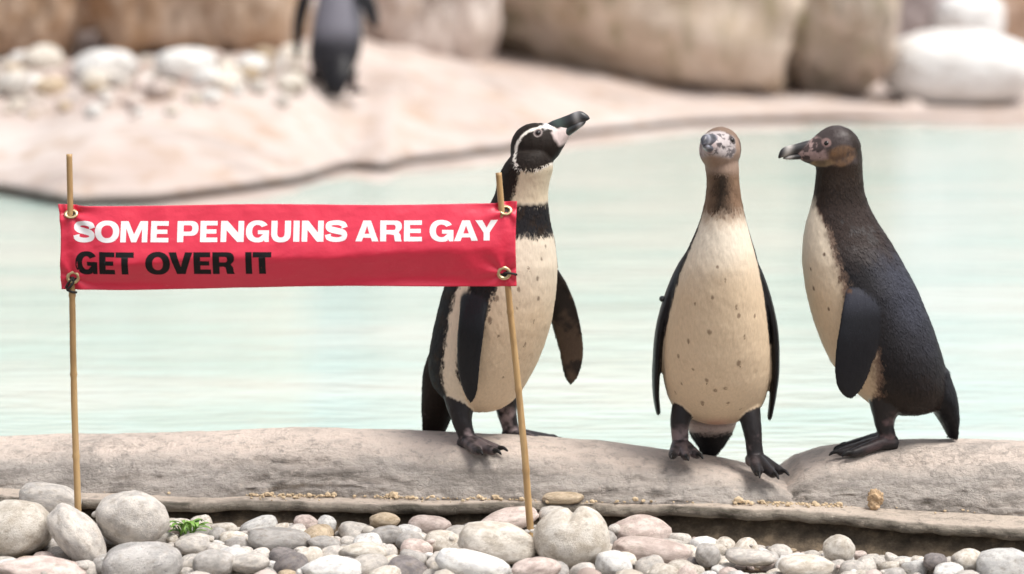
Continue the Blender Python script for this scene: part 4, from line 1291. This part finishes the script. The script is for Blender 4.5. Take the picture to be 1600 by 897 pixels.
# ---- lettering, heavy wide grotesque drawn as outlines (unit cap height, width w)
def arc(cx, cy, rx, ry, a0, a1, n=14, pw=2.35):
    out = []
    for k in range(n + 1):
        a = R(a0 + (a1 - a0) * k / n)
        c, s = math.cos(a), math.sin(a)
        out.append((cx + rx * math.copysign(abs(c) ** (2 / pw), c), cy + ry * math.copysign(abs(s) ** (2 / pw), s)))
    return out
def stroke(pts, wid):
    p = np.array(pts, float); n = len(p); Lf, Rt = [], []
    for i in range(n):
        t = p[min(i + 1, n - 1)] - p[max(i - 1, 0)]; t /= np.linalg.norm(t)
        nn = np.array([-t[1], t[0]]); w = wid[i] / 2
        Lf.append(p[i] + nn * w); Rt.append(p[i] - nn * w)
    return [tuple(a) for a in Lf] + [tuple(a) for a in Rt[::-1]]
SW, HW = 0.30, 0.215
def glyph(ch, w):
    if ch == 'I': return [[(0, 0), (w, 0), (w, 1), (0, 1)]]
    if ch == 'E': return [[(0, 0), (w, 0), (w, HW), (SW, HW), (SW, .40), (w - .06, .40), (w - .06, .60), (SW, .60), (SW, 1 - HW), (w - .01, 1 - HW), (w - .01, 1), (0, 1)]]
    if ch == 'T': return [[(w / 2 - .15, 0), (w / 2 + .15, 0), (w / 2 + .15, 1 - .23), (w, 1 - .23), (w, 1), (0, 1), (0, 1 - .23), (w / 2 - .15, 1 - .23)]]
    if ch == 'N': return [[(0, 0), (.28, 0), (.28, .56), (w - .32, 0), (w, 0), (w, 1), (w - .28, 1), (w - .28, .44), (.32, 1), (0, 1)]]
    if ch == 'M': return [[(0, 0), (.27, 0), (.27, .66), (w / 2 - .12, 0), (w / 2 + .12, 0), (w - .27, .66), (w - .27, 0), (w, 0), (w, 1), (w - .37, 1), (w / 2, .37), (.37, 1), (0, 1)]]
    if ch == 'A': return [[(0, 0), (.32, 0), (.385, .175), (w - .385, .175), (w - .32, 0), (w, 0), (w / 2 + .19, 1), (w / 2 - .19, 1)], [(.455, .365), (w / 2, .745), (w - .455, .365)]]
    if ch == 'V': return [[(w / 2 - .19, 0), (w / 2 + .19, 0), (w, 1), (w - .33, 1), (w / 2, .34), (.33, 1), (0, 1)]]
    if ch == 'Y': return [[(w / 2 - .15, 0), (w / 2 + .15, 0), (w / 2 + .15, .385), (w, 1), (w - .35, 1), (w / 2, .625), (.35, 1), (0, 1), (w / 2 - .15, .385)]]
    if ch == 'O': return [arc(w / 2, .5, w / 2, .525, 0, 352, 40, 2.25), arc(w / 2, .5, w / 2 - .31, .305, 0, -345, 28, 2.2)]
    if ch == 'U':
        o = [(0, 1)] + arc(w / 2, .40, w / 2, .425, 180, 360, 22) + [(w, 1), (w - SW, 1)] + arc(w / 2, .40, w / 2 - SW, .195, 360, 180, 14) + [(SW, 1)]
        return [o]
    if ch == 'P':
        return [[(0, 0), (SW, 0), (SW, .30)] + arc(w - .36, .65, .36, .35, -90, 90, 16) + [(0, 1)], [(SW, .50), (SW, .80)] + arc(w - .42, .65, .12, .15, 90, -90, 8)]
    if ch == 'R':
        return [[(0, 0), (SW, 0), (SW, .34), (.50, .34), (w - .40, .30), (w - .36, .06), (w - .34, 0), (w, 0), (w - .045, .09), (w - .065, .30), (w - .16, .43)] + arc(w - .34, .725, .33, .275, -52, 90, 14) + [(0, 1)], [(SW, .545), (SW, .795)] + arc(w - .42, .67, .10, .125, 90, -90, 8)]
    if ch == 'G':
        oc = arc(w / 2, .5, w / 2, .525, 32, 300, 34, 2.25)
        ic = arc(w / 2, .5, w / 2 - .31, .305, 292, 38, 26, 2.2)
        return [oc + [(w * .78, .10), (w - .20, 0.0), (w, 0.0), (w, .55), (w * .52, .55), (w * .52, .365), (w - .28, .365)] + ic]
    if ch == 'S':
        cp = curve([(w - .14, .66), (w - .22, .83), (w / 2, .905), (.20, .845), (.155, .70), (.27, .585), (w / 2, .515), (w - .24, .435), (w - .15, .30), (w - .22, .15), (w / 2, .085), (.20, .16), (.13, .34)], 54)
        wd = np.interp(np.linspace(0, 1, 54), [0, .12, .2, .35, .5, .65, .8, .9, 1], [.30, .24, .215, .29, .30, .29, .22, .24, .30])
        return stroke(cp, wd)

def letter(ch, x0, x1, ybase, cap, mat):
    w = (x1 - x0) / cap
    loops = glyph(ch, w)
    if ch == 'S':                             # a swept stroke: quads between its two sides
        flat = [Vector((a, b, 0)) for a, b in loops]; m_ = len(flat)
        tris = [(k, k + 1, m_ - 2 - k, m_ - 1 - k) for k in range(m_ // 2 - 1)]
    else:
        polys = [[Vector((a, b, 0)) for a, b in lp] for lp in loops]
        flat = [v for lp in polys for v in lp]
        tris = tessellate_polygon(polys)
    bm = bmesh.new()
    vsb = [bm.verts.new((v.x * cap, v.y * cap, 0)) for v in flat]
    for t in tris:
        try: bm.faces.new([vsb[i] for i in t])
        except ValueError: pass
    for k in range(1, int((x1 - x0) // 5) + 1):
        bmesh.ops.bisect_plane(bm, geom=bm.verts[:] + bm.edges[:] + bm.faces[:], plane_co=(k * 5, 0, 0), plane_no=(1, 0, 0))
    for k in range(1, int(cap // 4) + 1):
        bmesh.ops.bisect_plane(bm, geom=bm.verts[:] + bm.edges[:] + bm.faces[:], plane_co=(0, k * 4, 0), plane_no=(0, 1, 0))
    yb = ybase
    px = np.array([v.co.x + x0 for v in bm.verts]); py = np.array([yb - v.co.y for v in bm.verts])
    pts = sign_pts(px, py, 0.0012)
    bmesh.ops.triangulate(bm, faces=bm.faces)
    for v, p in zip(bm.verts, pts): v.co = p
    bm.normal_update()
    for f in bm.faces:
        if f.normal.y > 0: f.normal_flip()
    me = bpy.data.meshes.new('letter'); bm.to_mesh(me); bm.free()
    me.polygons.foreach_set('use_smooth', [True] * len(me.polygons))
    return link('letter', me, M[mat], cloth)
L1 = [('S', 117, 150.5), ('O', 150.5, 189), ('M', 191, 233), ('E', 238, 266), ('P', 279.5, 312), ('E', 315, 342), ('N', 347, 383), ('G', 386, 422), ('U', 425.5, 456), ('I', 460, 469.5), ('N', 473, 507), ('S', 509.5, 544),
      ('A', 556.5, 592.5), ('R', 595, 629), ('E', 632, 660), ('G', 672, 709), ('A', 710, 747), ('Y', 743, 778)]
L2 = [('G', 120, 155), ('E', 158, 183), ('T', 184.5, 213), ('O', 231, 269), ('V', 267, 304), ('E', 305.5, 332), ('R', 335, 369), ('I', 386, 396), ('T', 397.5, 426.5)]
for ch, a, b in L1:
    letter(ch, a, b, 376.5 - 3.0 * (a - 117) / 660, 32.0 - 1.0 * (a - 117) / 660, 'ink_white')
for ch, a, b in L2:
    letter(ch, a, b, 426.5 - 1.0 * (a - 117) / 310, 35.0, 'ink_black')

# ---- brass eyelets
def eyelet(px, py, rx, ry, top):
    n = 28
    prof = [(0.50, 0.0), (0.55, 0.0020), (0.75, 0.0030), (0.95, 0.0018), (1.0, 0.0)]
    P, off = [], []
    for r, h in prof:
        for k in range(n):
            a = 2 * math.pi * k / n
            P.append((px + rx * r * math.cos(a), py + ry * r * math.sin(a))); off.append(h)
    P = np.array(P)
    c = sign_pts([px], [py])[0]
    flat = np.array([at(a, b, SIGN_Y) for a, b in P]) - sb
    if top: flat[:, 1] = SIGN_Y - sb[1] - 0.0055 - 0.0055 * (P[:, 1] - py) / ry - np.array(off)
    else: flat[:, 1] = c[1] - np.array(off) - 0.0016
    return flat, grid_faces(len(prof), n, True), c
for px, py, rx, ry in ((112, 333.5, 11.5, 7.0), (790, 328, 11, 7.5), (115.5, 432.5, 11.0, 10.5), (787.5, 425.5, 11.5, 11.0)):
    v, f, c = eyelet(px, py, rx, ry, py < 400)
    g = link('eyelet', mesh_from('eyelet', v, f), M['brass'], cloth)
    n = 20
    hole = np.array([at(px + rx * .54 * math.cos(2 * math.pi * k / n), py + ry * .54 * math.sin(2 * math.pi * k / n), SIGN_Y) for k in range(n)]) - sb
    hole[:, 1] = c[1] - 0.0012 if py > 400 else SIGN_Y - sb[1] - 0.0050 - 0.0055 * .54 * np.sin(2 * np.pi * np.arange(n) / n)
    link('eyelet_hole', mesh_from('eyelet_hole', hole, [tuple(range(n))[::-1]], False), M['cord'], g)

# ---- canes
def cane(top, bottom, y_top, y_bot, r0, seed, name='cane'):
    a, b = at(*top, y_top) - sb, at(*bottom, y_bot) - sb
    n = 120; m = 16
    t = np.linspace(0, 1, n)
    ax = (b - a) / np.linalg.norm(b - a); s1 = np.cross(ax, (0, 1, 0)); s1 /= np.linalg.norm(s1); s2 = np.cross(ax, s1)
    rs = np.random.RandomState(seed)
    nodes = [0.16, 0.37, 0.58, 0.80]
    wob = np.stack([fbm(np.stack([t * 3, t * 0, t * 0 + seed], 1), 3, seed), fbm(np.stack([t * 3, t * 0 + 9, t * 0 + seed], 1), 3, seed)], 1) * 0.0022
    rings = []
    ang = np.linspace(0, 2 * np.pi, m, endpoint=False)
    for i in range(n):
        r = r0 * (0.90 + 0.16 * t[i])
        for nd in nodes: r += 0.0010 * math.exp(-((t[i] - nd) / 0.006) ** 2) - 0.0005 * math.exp(-((t[i] - nd - 0.012) / 0.005) ** 2)
        p = a + (b - a) * t[i] + s1 * wob[i, 0] + s2 * wob[i, 1]
        rings.append(p + np.outer(np.cos(ang) * r, s1) + np.outer(np.sin(ang) * r, s2))
    sh = Shell(); sh.loft(rings, 'c')
    return link(name, mesh_from('cane', np.concatenate(sh.v), sh.f), M['bamboo'], sign)
cane((107.5, 241), (122, 830), SIGN_Y - 0.004, SIGN_Y + 0.004, 0.0056, 1)
cane((778.5, 270), (832, 850), SIGN_Y - 0.004, SIGN_Y + 0.006, 0.0058, 2)
# ---- black cord ties at the lower eyelets
def tie(pts, r=0.0021):
    c = curve(pts, 26); sh = Shell(); sh.tube(c, [r] * 26, 'c', 8)
    return link('cord_tie', mesh_from('cord_tie', np.concatenate(sh.v), sh.f), M['cord'], sign)
def sp(px, py, off): return sign_pts([px], [py], off)[0]
tie([sp(115.5, 432, 0.001), sp(112, 437, 0.006), sp(107, 443, 0.006), sp(104, 449, 0.003)])
tie([sp(115.5, 432, 0.002), sp(116, 440, 0.007), sp(111, 447, 0.006), sp(106, 452, 0.002), at(112, 456, SIGN_Y - 0.008) - sb, at(120, 457, SIGN_Y - 0.004) - sb])
tie([sp(787.5, 425.5, 0.001), sp(795, 425, 0.006), sp(802, 426, 0.006), sp(807, 428, 0.0)])

# ------------------------------------------------------------------ stones in front of the kerb
HX0, HX1, HY0, HY1, HRES = -1.5, 1.5, 4.0, 4.96, 0.004
gx_ = np.arange(HX0, HX1, HRES); gy_ = np.arange(HY0, HY1, HRES)
GX, GY = np.meshgrid(gx_, gy_, indexing='ij')
HM = bed_z(GX.ravel(), GY.ravel()).reshape(GX.shape).copy()
FREE = np.ones_like(HM, dtype=bool)
def stamp(x, y, z, a, b, c, rz):
    i0, i1 = int((x - max(a, b) - HX0) / HRES), int((x + max(a, b) - HX0) / HRES) + 2
    j0, j1 = int((y - max(a, b) - HY0) / HRES), int((y + max(a, b) - HY0) / HRES) + 2
    i0, j0 = max(i0, 0), max(j0, 0); i1, j1 = min(i1, HM.shape[0]), min(j1, HM.shape[1])
    if i1 <= i0 or j1 <= j0: return None
    dx = GX[i0:i1, j0:j1] - x; dy = GY[i0:i1, j0:j1] - y
    cr, sr = math.cos(rz), math.sin(rz)
    e = ((dx * cr + dy * sr) / a) ** 2 + ((-dx * sr + dy * cr) / b) ** 2
    return (slice(i0, i1), slice(j0, j1)), e

STONES = [  # px, py, w, h (pixels), roll deg, depth factor, material, shape, label
    (24, 830, 112, 96, 0, 0.9, 'stone_cream', 0, 'big rounded cream stone at the left edge of the photo'),
    (78, 779, 96, 44, -8, 0.9, 'stone_pale', 1, 'flat grey stone behind the left cane, against the ledge'),
    (123, 838, 118, 66, -52, 0.9, 'stone_pale', 2, 'long grey stone leaning steeply against the big cream stone'),
    (207, 811, 114, 88, -6, 0.85, 'stone_pale', 3, 'large round pale stone just right of the left cane'),
    (222, 884, 130, 76, 4, 0.9, 'stone_speck', 4, 'dark speckled grey stone at the bottom edge, lower left'),
    (62, 893, 150, 46, -6, 1.0, 'stone_pink', 5, 'pinkish flat stone in the bottom left corner'),
    (436, 846, 104, 44, -4, 0.9, 'stone_grey', 0, 'smooth mid grey oval stone left of the middle of the pebble bed'),
    (892, 842, 122, 96, 0, 0.9, 'stone_cream', 12, 'largest round stone, beside the foot of the right cane'),
    (778, 848, 126, 64, -6, 0.9, 'stone_cream', 1, 'flat pale stone to the left of the foot of the right cane'),
    (792, 812, 100, 34, 10, 0.9, 'stone_pink', 5, 'pinkish stone tucked behind the right cane'),
    (1001, 832, 100, 58, 0, 0.9, 'stone_pink', 2, 'domed pinkish-cream stone right of the largest round stone'),
    (1020, 861, 132, 42, -8, 0.9, 'stone_pink', 4, 'long low pink stone in front of the domed stone'),
    (868, 806, 54, 30, 0, 0.9, 'stone_pale', 1, 'small grey stone peeping out behind the largest round stone'),
    (838, 890, 80, 40, 6, 0.9, 'stone_pink', 3, 'reddish stone at the bottom edge below the right cane'),
    (960, 882, 60, 46, -20, 0.9, 'stone_white', 2, 'white stone leaning at the right foot of the largest round stone'),
    (738, 884, 124, 46, -10, 0.9, 'stone_white', 0, 'long white stone at the bottom edge left of the reddish stone'),
    (516, 891, 100, 46, 0, 0.9, 'stone_white', 5, 'broad white stone at the bottom edge, left of centre'),
    (1572, 884, 96, 56, 4, 0.9, 'stone_white', 1, 'large whitish stone at the lower right corner'),
    (1514, 876, 56, 40, 0, 0.9, 'stone_cream', 2, 'cream stone beside the large whitish stone at lower right'),
    (1311, 860, 52, 52, 10, 0.9, 'stone_cream', 3, 'upright domed tan stone under the right-hand ledge'),
    (1461, 878, 38, 28, 0, 0.9, 'stone_dark', 0, 'dark grey pebble left of the cream stone at lower right'),
    (671, 822, 70, 34, -4, 0.9, 'stone_pink', 4, 'pinkish grey stone near the ledge, left of the right cane'),
    (603, 837, 54, 30, 12, 0.9, 'stone_grey', 1, 'tilted grey pebble in the middle of the bed near the ledge'),
    (601, 813, 50, 26, 0, 0.9, 'stone_tan', 2, 'tan pebble up against the ledge in the middle'),
    (566, 864, 78, 36, 0, 0.9, 'stone_cream', 5, 'cream domed stone above the broad white stone'),
    (1106, 868, 42, 40, -20, 0.9, 'stone_grey', 3, 'lavender grey pebble right of the long pink stone'),
    (1172, 872, 80, 28, -4, 0.9, 'stone_pale', 0, 'flat pale grey pebble right of the lavender grey pebble'),
    (478, 818, 40, 28, 0, 0.9, 'stone_pink', 1, 'small pinkish pebble touching the ledge left of the middle'),
    (510, 820, 34, 32, 10, 0.9, 'stone_white', 2, 'small whitish pebble touching the ledge left of the middle'),
    (505, 850, 56, 26, -8, 0.9, 'stone_grey', 5, 'mauve grey pebble right of the smooth mid grey stone'),
    (335, 880, 70, 44, 0, 0.9, 'stone_grey', 4, 'grey stone at the bottom right of the speckled stone'),
    (1260, 884, 90, 34, 0, 0.9, 'stone_cream', 1, 'wide cream pebble at the bottom edge below the upright domed stone'),
    (300, 853, 60, 30, 0, 0.9, 'stone_pale', 2, 'pale pebble in front of the green weed'),
    (390, 880, 66, 34, 5, 0.9, 'stone_pale', 3, 'pale oval pebble below the smooth mid grey stone'),
]
NEAR = {(123, 838): 4.70, (892, 842): 4.70, (778, 848): 4.70, (24, 830): 4.74, (207, 811): 4.75}   # these stand before the canes
for px, py, w, h, roll, df, mat, shp_, label in STONES:
    Yc = on_z(px, py, -0.115 if px < 900 else -0.125)[1]
    a = w / 2 * Yc / FPX; c = h / 2 * Yc / FPX; b = a * df if w < 1.6 * h else max(c * 1.25, a * 0.6)
    x0 = (px - 800) / FPX * Yc
    Yc = min(Yc, float(lip_y(x0)) - b * 0.85 - 0.004)
    if (px, py) in NEAR: Yc = NEAR[(px, py)]
    p = at(px, py, Yc)
    rs = np.random.RandomState(int(px * 7 + py))
    o = link('stone', peb_mesh(shp_, mat), None, None, p, (R(rs.uniform(-6, 6)), -R(roll) * -1.0 if False else R(-roll), R(rs.uniform(-12, 12))), (a, b, c))
    tag(o, label, 'stone', 'larger stones in the pebble bed')
    se = stamp(p[0], p[1], p[2], a * max(0.75, abs(math.cos(R(roll)))), b, c, 0)
    if se:
        sl, e = se
        HM[sl] = np.where(e < 1, np.maximum(HM[sl], p[2] + c * np.sqrt(np.clip(1 - e, 0, 1)) * 0.9), HM[sl])
        FREE[sl] &= ~(e < 0.72)

rs = np.random.RandomState(12)
pebs = []
FREE0 = FREE.copy()
MATS = [('stone_pale', .30), ('stone_cream', .22), ('stone_white', .16), ('stone_grey', .13), ('stone_pink', .11), ('stone_tan', .05), ('stone_dark', .03)]
for lo, hi, tries in ((0.026, 0.036, 1400), (0.017, 0.026, 3500), (0.010, 0.017, 6000), (0.005, 0.010, 5000)):
    for _ in range(tries):
        x = rs.uniform(-1.15, 1.15); y = rs.uniform(4.25, 4.94)
        if y > lip_y(x) - 0.004: continue
        right = x > 0.3
        a = rs.uniform(lo, hi) * (0.8 if right else 1.0)
        b = a * rs.uniform(0.65, 0.95); c = a * rs.uniform(0.45, 0.75); rz = rs.uniform(0, math.pi)
        if lo > 0.009 and y > lip_y(x) - b * 0.8: continue
        if right and y > lip_y(x) - 0.045 and (a > 0.016 or rs.rand() < 0.5): continue
        se = stamp(x, y, 0, a, b, c, rz)
        if se is None: continue
        sl, e = se
        core = e < 0.62
        if not core.any() or not FREE[sl][core].all(): continue
        ins = e < 1
        sup = np.percentile(HM[sl][ins], 45)
        if not FREE0[sl][e < 1.3].all() and (sup > -0.10 or lo < 0.009): continue
        z = sup + c * 0.50
        HM[sl] = np.where(ins, np.maximum(HM[sl], z + c * np.sqrt(np.clip(1 - e, 0, 1))), HM[sl])
        FREE[sl] &= ~core
        m = rs.choice(len(MATS), p=np.array([w for _, w in MATS]) / sum(w for _, w in MATS))
        pebs.append((x, y, z, a, b, c, rz, rs.uniform(-0.3, 0.3), rs.uniform(-0.3, 0.3), MATS[m][0], rs.randint(6, 12)))
def in_view(p):
    a, b = to_px(p); return -15 < a < 1615 and b < 905
pebs.sort(key=lambda p: -(p[3] + (1.0 if in_view(p) else 0)))
NAMES = {'stone_pale': 'pale grey', 'stone_cream': 'cream', 'stone_white': 'whitish', 'stone_grey': 'mid grey', 'stone_pink': 'pinkish', 'stone_tan': 'tan', 'stone_dark': 'dark grey'}
SOLO = 235
for p in pebs[:SOLO]:
    x, y, z, a, b, c, rz, t1, t2, mat, k = p
    o = link('pebble', peb_mesh(k, mat), None, None, (x, y, z), (t1, t2, rz), (a, b, c))
    side = 'right' if x > 0.2 else 'left' if x < -0.25 else 'middle'
    tag(o, 'small %s pebble among its like in the %s of the pebble bed' % (NAMES[mat], side), 'pebble', 'small %s pebbles, %s of the bed' % (NAMES[mat], side))
def euler(t1, t2, rz): return np.array((Matrix.Rotation(rz, 3, 'Z') @ Matrix.Rotation(t2, 3, 'Y') @ Matrix.Rotation(t1, 3, 'X')))
ICO2 = ico(2)
vv, ff, mi, nn0 = [], [], [], 0
names = [m for m, _ in MATS]
for p in pebs[SOLO:]:
    x, y, z, a, b, c, rz, t1, t2, mat, k = p
    v, f = ICO2
    v = v * (1 + 0.12 * fbm(v * 1.2 + x * 50, 2, k))[:, None]
    vv.append((v * np.array([a, b, c])) @ euler(t1, t2, rz).T + np.array([x, y, z]))
    ff += [tuple(i + nn0 for i in q_) for q_ in f]; mi += [names.index(mat)] * len(f); nn0 += len(v)
gme = mesh_from('gravel', np.concatenate(vv), ff)
for n_ in names: gme.materials.append(M[n_])
gme.polygons.foreach_set('material_index', mi)
tag(link('gravel', gme), 'fine gravel and small pebbles filling the gaps between the stones', 'gravel', kind='stuff')

# flat stone lying on the ledge
p = at(880, 776, float(lip_y(0.09)) + 0.02)
tag(link('stone', peb_mesh(4, 'stone_tan'), None, None, (p[0], p[1], float(ledge_z(p[0])) + 0.0085), (0, 0, 0.1), (0.037, 0.022, 0.0105)), 'flat tan stone lying on the ledge right of the cane', 'stone')

# yellow grit caught along the ledge
vv, ff, nn0 = [], [], 0
v0, f0 = ico(1)
for _ in range(900):
    px = rs.choice([rs.uniform(380, 520), rs.uniform(580, 860), rs.uniform(880, 1010), rs.uniform(1150, 1330), rs.uniform(0, 1600)], p=[.22, .34, .1, .22, .12])
    x = (px - 800) / FPX * 4.95
    y = float(front_y(x)) - rs.exponential(0.009) + 0.012
    if y < lip_y(x) + 0.004: continue
    r = 0.0008 + rs.exponential(0.0011)
    vv.append(v0 * np.array([r, r, r * 0.7]) * (1 + 0.25 * rs.uniform(-1, 1, (len(v0), 1))) + np.array([x, y, float(ledge_z(x)) + r * 0.5 + 0.002])); ff += [tuple(i + nn0 for i in q_) for q_ in f0]; nn0 += len(v0)
tag(link('grit', mesh_from('grit', np.concatenate(vv), ff, False), M['grit']), 'yellowish grit lying along the ledge at the foot of the kerb', 'grit', kind='stuff')

# dry curled husk on the right-hand ledge
xh = (1385 - 800) / FPX * 4.85
v, f = ICO4
h1 = v * (1 + 0.55 * fbm(v * 2.6, 4, 70) - 0.5 * np.abs(fbm(v * 3.5, 3, 71)) + 0.15 * fbm(v * 8, 3, 73))[:, None]
h1 = h1 * np.array([0.0140, 0.011, 0.0150]) + np.array([0.001, 0, 0.022])
h2 = v * (1 + 0.4 * fbm(v * 2.5 + 4, 4, 72))[:, None] * np.array([0.0100, 0.009, 0.010]) + np.array([-0.002, -0.002, 0.010])
tag(link('dry_husk', mesh_from('dry_husk', np.concatenate([h1, h2]), f + [[i + len(v) for i in q_] for q_ in f]), M['dry'], None, (xh, float(front_y(xh)) - 0.006, float(ledge_z(xh)))), 'small dry orange husk on the ledge below the right penguin', 'husk')

# green weed between the stones on the left
wroot = bpy.data.objects.new('weed', None); C.objects.link(wroot)
wp = at(292, 822, 4.80); wroot.location = tuple(wp); wroot.empty_display_size = 0.03
tag(wroot, 'small bright green weed growing among the pebbles right of the left cane', 'weed')
for k in range(26):
    rs2 = np.random.RandomState(900 + k)
    az = rs2.uniform(0, 2 * math.pi); ln = rs2.uniform(0.022, 0.050); lift = rs2.uniform(0.35, 0.9)
    d = np.array([math.cos(az) * 1.1, math.sin(az) * 0.7, 0])
    base = np.array([rs2.uniform(-0.012, 0.012), rs2.uniform(-0.008, 0.008), -0.015])
    c = curve([base, base + d * ln * 0.35 + [0, 0, ln * lift * 0.6], base + d * ln * 0.75 + [0, 0, ln * lift * 0.75], base + d * ln + [0, 0, ln * lift * 0.55]], 9)
    sd = np.cross(d, (0, 0, 1)); sd /= np.linalg.norm(sd)
    wd = np.interp(np.linspace(0, 1, 9), [0, .3, .65, 1], [0.0010, 0.0030, 0.0052, 0.0004]) * rs2.uniform(0.7, 1.2)
    vl = []
    for i in range(9): vl += [c[i] - sd * wd[i], c[i] - np.array([0, 0, wd[i] * 0.35]), c[i] + sd * wd[i]]
    link('leaf', mesh_from('leaf', vl, grid_faces(9, 3)), M['leaf'], wroot)

# ------------------------------------------------------------------ cobbles on the far bank, upper left
BIG = [(163, 104, 100, 60, 'stone_white', 'large bright white cobble in front of the crevice, left of the whitest round one'), (292, 100, 100, 56, 'stone_white', 'large round white cobble below the orange-brown boulder'), (393, 104, 62, 44, 'stone_white', 'mid-sized white cobble close to the distant penguin'),
       (65, 92, 70, 52, 'stone_cream', 'cream cobble near the far left of the far bank'), (455, 128, 56, 34, 'stone_cream', 'cream cobble just left of the distant penguin'), (245, 140, 48, 34, 'stone_pink', 'pinkish cobble in front of the large round white cobble'), (330, 150, 40, 24, 'stone_white', 'small white cobble in front of the mid-sized one'), (20, 130, 64, 44, 'stone_pale', 'pale grey cobble at the left edge of the far bank')]
for px, py, w, h, mat, label in BIG:
    Y = 12.7
    for _ in range(12):
        p = at(px, py + h / 2 * 0.8, Y); Y += (p[2] - bank_z(p[0], Y)) / 0.35 * 0.6
        Y = min(max(Y, 11.2), 13.4)
    a, c = w / 2 * Y / FPX, h / 2 * Y / FPX
    p = at(px, py, Y)
    tag(link('cobble', peb_mesh(int(px) % 6, mat), None, None, (p[0], Y, bank_z(p[0], Y) + c * 0.7), (0, 0, px * 0.1), (a, a * 0.85, c)), label, 'cobble', 'larger cobbles on the far bank')
placed = []
for _ in range(900):
    px = rs.uniform(-40, 470); py = rs.uniform(90, 185) - max(0, px - 250) * 0.1
    if len(placed) > 95: break
    Y = 12.4
    for _ in range(10):
        p = at(px, py, Y); Y += (p[2] - bank_z(p[0], Y)) / 0.35 * 0.6
        Y = min(max(Y, 11.0), 13.5)
    a = rs.uniform(0.025, 0.075) * (1.0 if py < 150 else 0.6)
    if any((p[0] - q_[0]) ** 2 + (Y - q_[1]) ** 2 < (0.8 * (a + q_[2])) ** 2 for q_ in placed): continue
    placed.append((p[0], Y, a))
    mat = ['stone_white', 'stone_cream', 'stone_pale', 'stone_pink', 'stone_cream', 'stone_tan'][rs.randint(6)]
    c = a * rs.uniform(0.5, 0.75)
    tag(link('cobble', peb_mesh(rs.randint(6, 12), mat), None, None, (p[0], Y, bank_z(p[0], Y) + c * 0.55), (rs.uniform(-.2, .2), rs.uniform(-.2, .2), rs.uniform(0, 3)), (a, a * rs.uniform(.7, .95), c)),
        'small blurred %s cobble scattered with its like on the far bank' % NAMES[mat], 'cobble', 'small %s cobbles on the far bank' % NAMES[mat])
